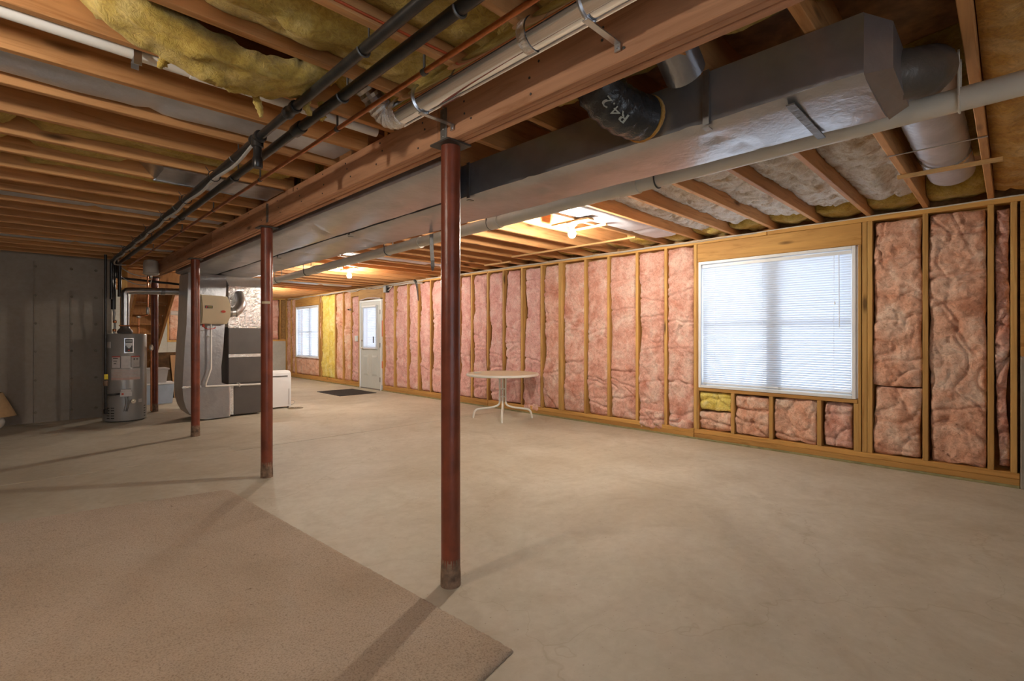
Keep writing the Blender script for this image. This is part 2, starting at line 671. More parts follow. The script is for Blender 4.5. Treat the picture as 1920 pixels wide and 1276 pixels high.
# ------------------------------------------------------------------ ceiling: subfloor, joists, insulation
JZ0, JZ1 = 2.44, 2.675
CE = struct('ceiling', 'open basement ceiling of exposed orange wood joists with insulation', 'ceiling')
b = MB()
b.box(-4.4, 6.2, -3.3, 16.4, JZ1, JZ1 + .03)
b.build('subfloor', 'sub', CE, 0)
JR = [.114 + .428 * k for k in range(-7, 38)]
JR = [y for y in JR if -3.2 < y < 16.0]
JL = [1.70 + .40 * k for k in range(-12, 21)]
JL = [y for y in JL if -3.2 < y < 9.9]
mr = MB().box(1.575, 6.05, -.02, .02, JZ0, JZ1, .003).mesh('joist', 'wx', 0)
ml = MB().box(-4.3, 1.565, -.02, .02, JZ0, JZ1, .003).mesh('joist', 'wx', 0)
for y in JR:
    link('joist', mr, CE, None, (0, y, 0))
for y in JL:
    link('joist', ml, CE, None, (0, y, 0))
# joists over the stairwell side, beyond the concrete wall
ms = MB().box(.8, 1.565, -.02, .02, JZ0, JZ1, .003).mesh('joist', 'wx', 0)
for k in range(14):
    y = 10.3 + .42 * k
    if y < 16:
        link('joist', ms, CE, None, (0, y, 0))
# solid rim above the right wall plate
b = MB()
b.box(6.05, 6.09, -3.2, 16.2, JZ0, JZ1)
b.build('rim_board', 'wy', CE, 0)


def ceil_batt(x0, x1, y0, y1, z, mat, seed, amp=.035, sag=0.0, ragged=.03, res=.03, name='insulation_batt', end=.06):
    sx, sy = max(6, int((x1 - x0) / res)), max(6, int((y1 - y0) / res))
    off = Vector((seed * 3.7, seed * 1.3, seed * 7.1))

    def fn(u, v):
        x = x0 + (x1 - x0) * u
        y = y0 + (y1 - y0) * v
        p = Vector((x, y, 0)) + off
        e = min(u * (x1 - x0), (1 - u) * (x1 - x0))
        if u in (0, 1):
            x += ragged * noise.noise(p * 6) * 2
        h = amp * fbm(p * Vector((3.0, 6.0, 1)).x, 4) * .7
        h += amp * .9 * noise.noise(Vector((x * 2.2, y * 7, 0)) + off)
        h -= amp * 1.0 * exp(-(noise.noise(Vector((x * 5, y * 9, 2)) + off) / .10) ** 2) * .5
        w = sin(pi * v)
        zz = z - sag * w * sin(pi * u) ** .7 - h * (.35 + .65 * w) + .03 * (1 - w)
        if e < end:
            zz += (end - e) / end * .05
        return (x, y, min(zz, JZ1 - .004))
    b = MB()
    b.grid(fn, sx, sy)
    # closed back
    n = len(b.v)
    top = [(p[0], p[1], JZ1 - .002) for p in b.v]
    w = sx + 1
    fs = []
    for i in range(sx):
        fs.append((i, i + 1, n + i + 1, n + i))
        q = sy * w + i
        fs.append((q + 1, q, n + q, n + q + 1))
    for j in range(sy):
        fs.append(((j + 1) * w, j * w, n + j * w, n + (j + 1) * w))
        q = j * w + sx
        fs.append((q, q + w, n + q + w, n + q))
    b.v += top
    b.f += fs
    return b.build(name, mat, CE, 180)


# left bays
i = 0
for (ya, x0, x1, z, mat, amp, sag) in [
        (-.3, -1.5, 1.54, 2.50, 'yellow', .03, 0), (.1, -1.5, 1.54, 2.50, 'yellow', .03, 0),
        (.5, -1.5, 1.54, 2.49, 'yellow', .03, .01), (.9, -1.2, 1.54, 2.50, 'yellow', .03, .01), (1.3, -1.0, 1.54, 2.47, 'yellow', .04, .02),
        (1.7, .42, 1.54, 2.45, 'yellow', .05, .02),
        (2.1, 1.12, 1.54, 2.52, 'yellow', .04, 0),
        (2.5, -3.5, .33, 2.53, 'amber', .03, 0), (2.5, .5, 1.5, 2.56, 'amber', .03, 0),
        (3.3, -3.5, 1.5, 2.585, 'amber', .02, 0),
        (3.7, -3.5, -.02, 2.465, 'yellow', .03, 0), (3.7, .02, 1.50, 2.475, 'yellow', .025, 0),
        (4.1, -3.5, -.06, 2.47, 'yellow', .03, 0), (4.1, .0, .55, 2.475, 'yellow', .025, 0),
        (4.5, -3.5, -.08, 2.475, 'yellow', .03, 0), (4.5, -.02, .95, 2.475, 'yellow', .03, 0),
        (4.9, -3.5, .1, 2.52, 'amber', .02, 0), (4.9, .5, 1.5, 2.50, 'yellow', .02, 0),
        (5.3, .3, 1.4, 2.50, 'yellow', .03, 0)]:
    i += 1
    ceil_batt(x0, x1, ya + .024, ya + .376, z, mat, i, amp, sag)
# right bays, window end
for k, y in enumerate(JR):
    if -1.7 < y < 3.2:
        y0, y1 = y + .024, y + .404
        if y < -.5:
            ceil_batt(1.7, 5.9, y0, y1, 2.475, 'amber', 40 + k, .04, .01)
            continue
        if y < .05:
            ceil_batt(1.7, 5.85, y0, y1, 2.47, 'amber', 40 + k, .045, .015)
            continue
        if y < .2:           # bay holding the wrapped branch duct
            ceil_batt(3.0, 5.3, y0, y1, 2.66, 'yellow', 40 + k, .015, 0)
            ceil_batt(1.66, 2.2, y0, y1, 2.50, 'yellow', 40 + k, .03, 0)
        elif y < 2.6:
            ceil_batt(2.95, 3.30, y0, y1, 2.425, 'yellow', 60 + k, .035, .02, .06, .02, end=.03)
            ceil_batt(3.24, 5.66, y0, y1, 2.515, 'pale', 80 + k, .06, .0, .05, .02)
            ceil_batt(1.66, 2.12, y0, y1, 2.50, 'yellow', 100 + k, .03, 0)
        ceil_batt(5.62, 6.03, y0, y1, 2.475, 'yellow', 120 + k, .03, 0, .03, .025)
# rim pieces further along
for k, y in enumerate(JR):
    if 3.2 < y < 15.6:
        ceil_batt(5.70, 6.03, y + .024, y + .404, 2.49, 'yellow', 150 + k, .03, 0, .02, .05)
    if 3.2 < y < 4.6:
        ceil_batt(1.66, 2.12, y + .024, y + .404, 2.51, 'yellow', 200 + k, .03, 0)

# drooping torn batt beside the black pipes
b = MB()


def droop(u, v):
    x = .12 + 1.02 * u
    y = 2.145 + .31 * v
    p = Vector((x * 3.2, y * 5, 4.4))
    s_ = sin(pi * min(1, u * 1.02)) ** .6
    z = 2.60 - .20 * s_ - .05 * v * 0
    z += -.055 * sin(pi * v) - .035 * (1 - v) * s_ + .035 * fbm(p, 4) - .02 * exp(-(noise.noise(p * 2.2) / .12) ** 2)
    z += .14 * max(0, u - .82) / .18 * 0.2
    y += .02 * noise.noise(p * 1.7)
    return (x + .02 * noise.noise(p * 3), y, z)


b.grid(droop, 60, 22)
n0 = len(b.v)
b2 = MB()
b2.grid(lambda u, v: (lambda q: (q[0], q[1], min(q[2] + .085, 2.665)))(droop(u, v)), 60, 22)
b.add(b2.v, b2.f)
w_ = 61
side = []
for i in range(60):
    side.append((i, i + 1, n0 + i + 1, n0 + i))
    q = 22 * w_ + i
    side.append((q + 1, q, n0 + q, n0 + q + 1))
for j in range(22):
    side.append(((j + 1) * w_, j * w_, n0 + j * w_, n0 + (j + 1) * w_))
    q = j * w_ + 60
    side.append((q, q + w_, n0 + q + w_, n0 + q))
b.f += side
DB = b.build('insulation_batt', 'yellow', CE, 180, 'torn yellow batt drooping below the joists')
# loose tufts hanging from it
for (x, y, z, L, dx) in [(.74, 2.40, 2.37, .10, .03), (.93, 2.32, 2.36, .05, .03), (.42, 2.43, 2.41, .05, -.02), (1.04, 2.36, 2.37, .05, .0), (.6, 2.36, 2.38, .03, .01)]:
    pts = [(x, y, z + .03), (x + dx * .4, y, z - L * .3), (x + dx, y + .01, z - L * .7), (x + dx * 1.2, y + .015, z - L)]
    P = smooth_path(pts, 4)
    rs = [.026 * (1 - .72 * q / (len(P) - 1)) * (1 + .7 * noise.noise(Vector((q * .9, x * 9, 0)))) for q in range(len(P))]
    MB().tube(P, rs, 7).build('loose_tuft', 'yellow', DB, 180)

# ------------------------------------------------------------------ right wall (framed, insulated)
XW = 5.876
WR = struct('wall_right', 'framed outer wall with pink insulation batts between bare studs', 'wall')
b = MB()
XO = 6.03
# sheathing with openings
for (y0, y1, z0, z1) in [(-3.3, 1.06, 0, 2.68), (1.06, 2.70, 0, .62), (1.06, 2.70, 2.18, 2.68), (2.70, 10.22, 0, 2.68), (10.22, 11.24, 2.12, 2.68),
                         (11.24, 13.60, 0, 2.68), (13.60, 15.23, 0, .62), (13.60, 15.23, 2.14, 2.68), (15.23, 16.4, 0, 2.68)]:
    b.box(XO, XO + .06, y0, y1, z0, z1)
b.build('sheathing', 'sheath', WR, 0)
b = MB()
b.box(XW - .004, XO, -.06, 10.20, 0, .022, .003)
b.box(XW - .004, XO, 11.26, 16.05, 0, .022, .003)
b.build('sill_strip', 'treated', WR, 0)
for (y0, y1) in [(-.06, 2.74), (2.745, 6.54), (6.545, 10.15), (11.26, 16.05)]:
    MB().box(XW, XO, y0, y1, .022, .073, .004).build('bottom_plate', 'plate', WR, 0)
    MB().box(XW + .003, XO, y0, y1, .074, .125, .004).build('bottom_plate', 'plate', WR, 0)
for (y0, y1) in [(-3.2, 1.9), (1.905, 6.54), (6.545, 11.7), (11.705, 16.05)]:
    MB().box(XW, XO, y0, y1, 2.388, 2.438, .004).build('top_plate', 'plate', WR, 0)
stm = MB().box(XW, XO, -.02, .02, .125, 2.388, .003).mesh('stud', 'stud', 0)
STUDS = [-.024, .114, .545, .962, 1.005, 2.725, 3.119, 3.538, 3.994, 4.399, 4.845, 5.262, 5.70, 6.141, 6.546, 6.987, 7.396, 7.831, 8.278, 8.715,
         9.118, 9.654, 10.135, 11.69, 12.128, 12.588, 13.445, 13.57, 15.26, 15.62, 16.02]
for y in STUDS + [4.888]:
    link('stud', stm, WR, None, (0, y, 0))
# jack studs either side of the window, cripples below, header, sill
jk = MB().box(XW, XO, -.0125, .0125, .125, 2.168, .003).mesh('jack_stud', 'stud', 0)
for y in (1.045, 2.69):
    link('jack_stud', jk, WR, None, (0, y, 0))
cr = MB().box(XW, XO, -.02, .02, .125, .598, .003).mesh('cripple_stud', 'stud', 0)
for y in (2.275, 1.86, 1.394, 1.075):
    link('cripple_stud', cr, WR, None, (0, y, 0))
MB().box(XW + .002, XO, 1.03, 2.70, 2.17, 2.386, .004).build('header', 'plate', WR, 0)
MB().box(XW - .002, XO, 1.06, 2.675, .598, .638, .004).build('rough_sill', 'plate', WR, 0)
MB().box(XW + .002, XO, 10.16, 11.30, 2.14, 2.386, .004).build('header', 'plate', WR, 0)
MB().box(XW + .002, XO, 13.59, 15.24, 2.14, 2.386, .004).build('header', 'plate', WR, 0)
MB().box(XW, XO, 11.30, 11.68, 2.25, 2.386, .004).build('header', 'plate', WR, 0)
dj = MB().box(XW, XO, -.02, .02, .125, 2.388, .003).mesh('stud', 'stud', 0)
link('stud', dj, WR, None, (0, 11.28, 0))
# corner beyond the framed part: plywood over a concrete stub
MB().box(XW, XO, -.32, -.062, 1.18, 2.386, .003).build('plywood_panel', 'plate', WR, 0)
MB().box(XW - .01, XO, -.9, -.062, 0, 1.10, .006).build('concrete_stub', 'cwall', WR, 0)
MB().box(XW - .012, XO, -.9, -.062, 1.10, 1.18, .004).build('sill_block', 'plate', WR, 0)
MB().box(XW + .03, XO, -3.2, -.32, 0, 2.386, .003).build('plywood_panel', 'plate', WR, 0)
MB().box(XO - .03, XO, -3.2, -.32, 0, 2.386).build('backing', 'sheath', WR, 0)


def batt(y0, y1, z0, z1, mat, seed, xf=XW + .012, amp=.024, res=.017, gap=(0., 0.), curl=.35, parent=WR, axis='X', lab=None, fold=1.0):
    """a glass wool batt pressed into a stud bay; the room face bulges, creases and curls back at its sides"""
    H_, Wd = z1 - z0, y1 - y0
    ny, nz = max(8, int(Wd / res)), max(8, int(H_ / res))
    off = Vector((seed * 5.31, seed * 2.17, seed * 3.91))
    r = random.Random(seed)
    creases = [(r.uniform(.05, .95) * H_ + z0, r.uniform(-.5, .5), r.uniform(.014, .032), r.uniform(0, 1)) for _ in range(max(1, int(H_ * 2.6 * fold)))]
    diag = [(r.uniform(z0, z1), r.choice((-1, 1)) * r.uniform(1.2, 3.0), r.uniform(.012, .03)) for _ in range(max(1, int(H_ * 1.1 * fold)))]
    ym = (y0 + y1) / 2

    def fn(u, v):
        z = z0 + H_ * v
        e0 = gap[0] * max(0, noise.noise(Vector((z * 2.0, seed, 0.3))) + .25) + .012 * abs(noise.noise(Vector((z * 6, seed, 3))))
        e1 = gap[1] * max(0, noise.noise(Vector((z * 2.0, seed, 5.3))) + .25) + .012 * abs(noise.noise(Vector((z * 6, seed, 9))))
        a, c = y0 + e0, y1 - e1
        y = a + (c - a) * u
        p = Vector((0, y, z)) + off
        ed = min(u, 1 - u) * (c - a)
        ez = min(v, 1 - v) * H_
        pw_ = p + Vector((0, .05 * noise.noise(p * 6), .07 * noise.noise(p * 5 + Vector((3, 3, 3)))))
        x = xf - amp * .9 * noise.noise(p * 2.6) - amp * .6 * noise.noise(pw_ * 6.5) - amp * .55 * fbm(pw_ * 13, 4)
        q = noise.noise(pw_ * 3.0 + Vector((2, 0, 0)))
        x += amp * .85 * exp(-(q / .028) ** 2)
        q2 = noise.noise(pw_ * 7.0 + Vector((7, 3, 0)))
        x += amp * .38 * exp(-(q2 / .05) ** 2)
        for (cz, sl, d, cu) in creases:
            dz = z - cz - sl * (y - ym) * .5 - .03 * noise.noise(Vector((y * 8, cz, 1)))
            x += d * exp(-(dz / .011) ** 2) - d * .35 * exp(-((dz - .035) / .03) ** 2) - d * .35 * exp(-((dz + .035) / .03) ** 2)
        for (cz, sl, d) in diag:
            dz = (z - cz - sl * (y - ym)) / sqrt(1 + sl * sl)
            if abs(z - cz) < .45:
                x += d * exp(-(dz / .010) ** 2) * (1 - abs(z - cz) / .45)
        x += .05 * curl * exp(-ed / .016) + .035 * exp(-ez / .018)
        x = max(XW - .055, min(x, XO - .006)) if axis == 'X' else x
        if v in (0, 1):
            z += .02 * noise.noise(p * 8)
        return (x, y, z)
    b = MB()
    b.grid(fn, ny, nz)
    n = len(b.v)
    w = ny + 1
    back = [(XO - .002, p[1], p[2]) for p in b.v]
    ring = [i for i in range(w)] + [j * w + ny for j in range(1, nz + 1)] + [nz * w + i for i in range(ny - 1, -1, -1)] + [j * w for j in range(nz - 1, 0, -1)]
    m = len(ring)
    b.v += [back[i] for i in ring]
    for k in range(m):
        k2 = (k + 1) % m
        b.f.append((ring[k], ring[k2], n + k2, n + k))
    if axis == 'Y':
        # turn into a wall facing -Y : (x,y,z) -> (y, x, z) shifted by caller
        b.v = [(p[1], p[0] - XW + 16.03, p[2]) for p in b.v]
    o = b.build('insulation_batt', mat, parent, 180, lab)
    return o


zb, zt = .128, 2.372
bays = [(STUDS[k] + .02, STUDS[k + 1] - .02) for k in range(len(STUDS) - 1)]
pick = {0: ('pink', .10, .06), 1: ('pink', .06, .06), 2: ('pink', .02, .02)}
sd = 300
for k, (a, c) in enumerate(bays):
    wdt = c - a
    sd += 1
    if wdt < .08 or wdt > 1.0:
        continue
    if a > 12.5 and c < 13.43:
        m_ = (a + c) / 2
        batt(a, m_ - .004, zb, zt, 'lemon', sd, amp=.022, res=.035, lab='bright yellow batt')
        batt(m_ + .004, c, zb, zt, 'lemon', sd + 500, amp=.022, res=.035, lab='bright yellow batt')
        continue
    mat = 'peach' if a < .9 else ('pink' if a < 4.9 else 'pink2')
    if a > 11.2:
        mat = 'peach'
    res = .0125 if a < 3.6 else (.016 if a < 6.6 else .026)
    g = (.03, .03)
    if k == 0:
        batt(a + .004, c - .006, zb + .05, zt - .02, 'pink', sd, xf=XW + .02, amp=.04, res=.012, gap=(.035, .03), fold=2)
        continue
    if a > 4.8:
        g = (.06, .085)
    cuts = [zb, zt]
    r = random.Random(sd * 3)
    if k == 2:
        cuts = [zb, .78, zt]
    for q in range(len(cuts) - 1):
        batt(a, c, cuts[q] + (.0 if q == 0 else .004), cuts[q + 1] - .002, mat, sd + q * 37, amp=.027 if a < 3.3 else .024, res=res, gap=g, curl=.5)
# bottom flap that has slumped over the plate beside the table side of the window
for (y0, y1, z0, z1, s_) in [(3.15, 3.51, .05, .30, 901), (2.77, 3.09, .10, .24, 902), (5.30, 5.66, .05, .2, 903)]:
    batt(y0, y1, z0, z1, 'pink', s_, xf=XW - .022, amp=.04, res=.014, curl=1.2, fold=3)
# below the window
batt(2.30, 2.68, .37, .592, 'lemon', 910, amp=.03, res=.014, lab='bright yellow batt')
batt(2.30, 2.68, .13, .35, 'peach', 911, amp=.028, res=.014)
batt(1.885, 2.25, .13, .42, 'peach', 912, amp=.03, res=.014)
batt(1.885, 2.25, .40, .58, 'peach', 913, xf=XW + .02, amp=.03, res=.014)
batt(1.42, 1.835, .13, .592, 'peach', 914, amp=.03, res=.014, fold=1.6)
batt(1.10, 1.37, .13, .585, 'pink', 915, amp=.035, res=.014, gap=(.03, .05), fold=2)
# beside and beneath the far window, beside the door
batt(13.60, 15.24, .13, .61, 'peach', 916, res=.035)
batt(11.30, 11.67, .13, 2.24, 'pink2', 917, res=.026, gap=(.03, .03))
# red and white house wrap tucked round the door jamb
MB().box(XW + .01, XO, 10.157, 10.20, .13, 2.12, .004).build('house_wrap', 'housewrap', WR, 0)
MB().box(XW + .006, XW + .02, 10.16, 10.197, 1.25, 1.62, .003).build('house_wrap_print', 'hwred', WR, 0)
MB().box(XW + .006, XW + .02, 10.16, 10.197, .52, .68, .003).build('house_wrap_print', 'hwred', WR, 0)
b = MB().tube(smooth_path([(XW - .005, 10.25, 2.135), (XW - .03, 10.5, 2.155), (XW - .035, 10.8, 2.165), (XW - .02, 11.0, 2.15), (XW - .005, 11.2, 2.14)], 6),
              [.006 + .012 * (.5 + .5 * noise.noise(Vector((q * .6, 1, 0)))) for q in range(25)], 7)
b.build('house_wrap', 'housewrap', WR, 180)

# ------------------------------------------------------------------ other walls
WF = struct('wall_far', 'dark poured concrete wall behind the grey water heater', 'wall')
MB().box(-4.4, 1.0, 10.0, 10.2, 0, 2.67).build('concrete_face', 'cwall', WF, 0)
for (x, zt_) in ((.12, 2.36), (.515, 1.95), (.90, 2.0), (-.55, 2.3), (-1.2, 2.36)):
    MB().prism([(x - .012, 10.0), (x - .004, 9.988), (x + .004, 9.988), (x + .012, 10.0)], 'Z', .0, zt_).build('form_seam', 'cwall', WF, 0)
tie = MB().lathe([(.0, -.014), (.016, -.012), (.02, 0)], (0, 0, 0), 10, 'Y').mesh('form_tie', 'joint', 40)
for x in (.12, .515, .80):
    for z in (.15, .62, 1.04, 1.45, 1.86, 2.28):
        link('form_tie', tie, WF, None, (x + .01, 10.0, z))
WS = struct('wall_stairwell', 'concrete wall along the hidden side of the stairs', 'wall')
MB().box(.8, 1.0, 10.2, 16.06, 0, 2.67).build('concrete_face', 'cend', WS, 0)
WE = struct('wall_end', 'pale concrete half wall with framing above at the room end', 'wall')
MB().box(.8, 2.78, 16.06, 16.3, 0, 2.67).build('concrete_face', 'cend', WE, 0)
MB().box(2.78, 6.1, 16.06, 16.3, 0, 1.10, .006).build('concrete_ledge', 'cend', WE, 0)
MB().box(2.78, 6.1, 16.20, 16.3, 1.10, 2.67).build('sheathing', 'sheath', WE, 0)
MB().box(2.78, XW, 16.05, 16.20, 1.10, 1.15, .004).build('bottom_plate', 'stud', WE, 0)
MB().box(2.78, XW, 16.05, 16.20, 2.388, 2.438, .004).build('top_plate', 'stud', WE, 0)
est = MB().box(-.02, .02, 16.05, 16.20, 1.15, 2.388, .003).mesh('stud', 'stud', 0)
ex = [2.80, 3.2, 3.62, 4.04, 4.46, 4.88, 5.30, 5.72]
for x in ex:
    link('stud', est, WE, None, (x, 0, 0))
for k in range(7):
    batt(ex[k] + .02, ex[k + 1] - .02, 1.155, 2.38, ['peach', 'peach', 'peach', 'peach', 'pink2', 'peach', 'pink'][k], 950 + k, res=.035, gap=(.04, .06), parent=WE, axis='Y')
WL = struct('wall_left', 'poured concrete wall on the dark side of the basement', 'wall')
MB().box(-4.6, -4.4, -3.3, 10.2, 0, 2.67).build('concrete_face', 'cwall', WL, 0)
WB = struct('wall_back', 'poured concrete wall behind the carpeted corner', 'wall')
b = MB()
for (x0, x1, z0, z1) in ((-4.6, -2.6, 0, 2.67), (1.0, 6.2, 0, 2.67), (-2.6, 1.0, 0, .5), (-2.6, 1.0, 2.3, 2.67)):
    b.box(x0, x1, -3.5, -3.3, z0, z1)
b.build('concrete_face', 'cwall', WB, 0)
W3 = struct('fill_window', 'unseen white-framed window added behind the camera for soft fill light', 'window')  # added out of view to let soft fill daylight into the room
b = MB()
for (x0, x1, z0, z1) in ((-2.6, -2.55, .5, 2.3), (.95, 1.0, .5, 2.3), (-2.55, .95, .5, .55), (-2.55, .95, 2.25, 2.3), (-.825, -.775, .55, 2.25)):
    b.box(x0, x1, -3.44, -3.36, z0, z1, .003)
b.build('window_frame', 'white', W3, 0)
for (x0, x1) in ((-2.55, -.825), (-.775, .95)):
    MB().box(x0, x1, -3.402, -3.398, .55, 2.25).build('pane', 'glass', W3, 0)


# ------------------------------------------------------------------ windows and blinds
def window(name, y0, y1, z0, z1, lab):
    w = struct(name, lab, 'window')
    fr = .032
    b = MB()
    b.box(XW - .012, XW + .12, y0, y0 + fr, z0, z1, .003)
    b.box(XW - .012, XW + .12, y1 - fr, y1, z0, z1, .003)
    b.box(XW - .012, XW + .12, y0 + fr, y1 - fr, z0, z0 + fr, .003)
    b.box(XW - .012, XW + .12, y0 + fr, y1 - fr, z1 - fr, z1, .003)
    b.build('window_frame', 'white', w, 0)
    ym = (y0 + y1) / 2 - .02
    b = MB()
    b.box(XW + .07, XW + .13, ym - .045, ym + .045, z0 + fr, z1 - fr, .003)
    b.build('mullion', 'white', w, 0)
    zm = (z0 + z1) / 2 + .01
    for (a, c) in ((y0 + fr, ym - .045), (ym + .045, y1 - fr)):
        b = MB()
        b.box(XW + .075, XW + .115, a, c, zm - .02, zm + .02, .003)
        b.box(XW + .08, XW + .115, a, a + .03, z0 + fr, z1 - fr, .002)
        b.box(XW + .08, XW + .115, c - .03, c, z0 + fr, z1 - fr, .002)
        b.box(XW + .08, XW + .115, a, c, z0 + fr, z0 + fr + .04, .002)
        b.box(XW + .08, XW + .115, a, c, z1 - fr - .04, z1 - fr, .002)
        b.build('sash', 'white', w, 0)
        MB().box(XW + .10, XW + .104, a + .03, c - .03, z0 + fr + .04, z1 - fr - .04).build('pane', 'glass', w, 0)
    return w


def blind(y0, y1, z0, z1, lab, pitch, single=True, tilt=-57):
    t = thing('window_blind', lab, 'blind', (XW + .02, (y0 + y1) / 2, z0))
    xc = XW + .026
    MB().box(xc - .02, xc + .02, y0, y1, z1 - .035, z1, .003).build('headrail', 'white', t, 0)
    MB().box(xc - .013, xc + .013, y0, y1, z0, z0 + .016, .004).build('bottom_rail', 'white', t, 0)
    hw = .0135
    ca, sa = cos(radians(tilt)), sin(radians(tilt))

    def slat(b, z):
        prof = []
        for q in range(5):
            s_ = -hw + 2 * hw * q / 4
            bow = .0022 * (1 - (s_ / hw) ** 2)
            prof.append((xc + s_ * ca - bow * sa, z + s_ * sa * 1.0 + bow * ca))
        for th in (0,):
            vs = []
            for y in (y0 + .004, y1 - .004):
                for (x, zz) in prof:
                    vs.append((x, y, zz))
            for y in (y0 + .004, y1 - .004):
                for (x, zz) in prof:
                    vs.append((x + .0006, y, zz - .0006))
            fs = [(i, i + 1, 5 + i + 1, 5 + i) for i in range(4)]
            fs += [(10 + i + 1, 10 + i, 15 + i, 15 + i + 1) for i in range(4)]
            b.add(vs, fs)
    zs = []
    z = z0 + .016 + pitch * .7
    while z < z1 - .034:
        zs.append(z)
        z += pitch
    if single:
        b = MB()
        slat(b, 0)
        me = b.mesh('slat', 'slat', 60)
        for z in zs:
            link('slat', me, t, None, (0, 0, z))
    else:
        b = MB()
        for z in zs:
            slat(b, z)
        o = b.build('slats', 'slat', t, 60)
        o['kind'] = 'stuff'
    for fy in (.1, .55, .9) if single else (.15, .85):
        y = y0 + (y1 - y0) * fy
        b = MB()
        b.tube([(xc - .016, y, z0 + .01), (xc - .016, y, z1 - .03)], .0016, 5)
        b.build('ladder_cord', 'white', t)
    return t, xc


window('window_1', 1.075, 2.68, .640, 2.166, 'wide white vinyl window with a drawn blind in the pink wall')
t, xc = blind(1.115, 2.64, .685, 2.125, 'white slatted blind drawn over the wide window above short batts', .0248)
b = MB().tube([(xc - .026, 1.22, 2.09), (xc - .03, 1.215, 1.35)], .004, 6)
b.build('tilt_wand', 'white', t)
b = MB().tube([(xc - .026, 1.26, 2.09), (xc - .028, 1.255, 1.62)], .0014, 5)
b.lathe([(.003, 0), (.007, .004), (.005, .03), (.002, .034)], (xc - .028, 1.255, 1.585), 8)
b.build('pull_cord', 'white', t)
window('window_2', 13.617, 15.21, .63, 2.13, 'white window beside the two bright yellow batts')
blind(13.66, 15.17, .67, 2.09, 'white slatted blind drawn over the window beside yellow batts', .03, False)

# ------------------------------------------------------------------ door
D = struct('door_1', 'pale grey steel door with a tall lite and two lower panels', 'door')
dx0, dx1 = XW + .006, XW + .05
dy0, dy1 = 10.265, 11.185
b = MB()
b.box(XW - .004, XO, 10.205, 10.25, 0, 2.12, .003)
b.box(XW - .004, XO, 11.20, 11.245, 0, 2.12, .003)
b.box(XW - .004, XO, 10.25, 11.20, 2.075, 2.12, .003)
b.build('door_frame', 'white', D, 0)
ly0, ly1, lz0, lz1 = 10.42, 11.03, .98, 1.95
b = MB()
b.box(dx0, dx1, dy0, ly0, .03, 2.07)
b.box(dx0, dx1, ly1, dy1, .03, 2.07)
b.box(dx0, dx1, ly0, ly1, .03, lz0)
b.box(dx0, dx1, ly0, ly1, lz1, 2.07)
b.build('door_leaf', 'doorp', D, 0)
MB().box(XW, XO, 10.25, 11.20, 0, .028, .004).build('threshold', 'dullsteel', D, 0)
b = MB()
for (a, c, e, f) in ((ly0 - .03, ly0 + .02, lz0 - .03, lz1 + .03), (ly1 - .02, ly1 + .03, lz0 - .03, lz1 + .03)):
    b.box(dx0 - .016, dx1, a, c, e, f, .004)
b.box(dx0 - .016, dx1, ly0 + .02, ly1 - .02, lz0 - .03, lz0 + .02, .004)
b.box(dx0 - .016, dx1, ly0 + .02, ly1 - .02, lz1 - .02, lz1 + .03, .004)
b.build('lite_frame', 'white', D, 0)
MB().box(dx1 - .012, dx1 - .008, ly0, ly1, lz0, lz1).build('pane', 'glass', D, 0)
for (a, c) in ((10.37, 10.66), (10.79, 11.08)):
    b = MB()
    b.prism([(a, .30), (c, .30), (c, .82), (a, .82)], 'X', dx0 - .004, dx0 + .004)
    b.hexa([(dx0 - .004, a + .02, .32), (dx0 - .004, c - .02, .32), (dx0 - .004, c - .02, .80), (dx0 - .004, a + .02, .80),
            (dx0 - .014, a + .06, .36), (dx0 - .014, c - .06, .36), (dx0 - .014, c - .06, .76), (dx0 - .014, a + .06, .76)])
    b.build('door_panel', 'doorp', D, 0)
for z in (.25, 1.05, 1.82):
    MB().box(XW - .012, XW + .012, 10.245, 10.268, z - .055, z + .055, .003).build('hinge', 'dark', D, 0)
b = MB()
b.lathe([(.03, 0), (.03, -.012), (.012, -.02), (.012, -.05)], (dx0, 11.115, .97), 16, 'X')
b.tube(fil([(dx0 - .05, 11.115, .97), (dx0 - .055, 11.06, .97), (dx0 - .05, 10.99, .965)], .02), .009, 8)
b.build('door_handle', 'brass', D)
MB().lathe([(.028, 0), (.028, -.014), (.014, -.02), (.013, -.03)], (dx0, 11.115, 1.16), 16, 'X').build('deadbolt', 'brass', D)
db = thing('door_blind', 'white mini blind hung over the glass of the grey door', 'blind', (dx0 - .03, 10.72, .95))
b = MB()
z = .985
while z < 1.95:
    b.hexa([(dx0 - .032, ly0 - .02, z - .012), (dx0 - .032, ly1 + .02, z - .012), (dx0 - .026, ly1 + .02, z - .012), (dx0 - .026, ly0 - .02, z - .012),
            (dx0 - .024, ly0 - .02, z + .010), (dx0 - .024, ly1 + .02, z + .010), (dx0 - .019, ly1 + .02, z + .010), (dx0 - .019, ly0 - .02, z + .010)])
    z += .024
o = b.build('slats', 'slat', db, 0)
o['kind'] = 'stuff'
MB().box(dx0 - .045, dx0 - .016, ly0 - .03, ly1 + .03, 1.95, 1.985, .003).build('headrail', 'white', db, 0)
MB().box(dx0 - .034, dx0 - .018, ly0 - .02, ly1 + .02, .955, .972, .003).build('bottom_rail', 'white', db, 0)
b = MB()
b.box(dx0 - .036, dx0 - .033, 10.50, 10.545, 1.10, 1.25)
b.build('warning_tag', 'ink', db, 0)

DM = MB()
DM.box(4.72, 5.57, 9.88, 11.02, .0005, .012, .004)
for k in range(20):
    DM.box(4.75, 5.54, 9.92 + k * .055, 9.945 + k * .055, .012, .015)
tag(DM.build('doormat', 'mat', None, 0), 'black rubber doormat on the concrete in front of the grey door', 'doormat')

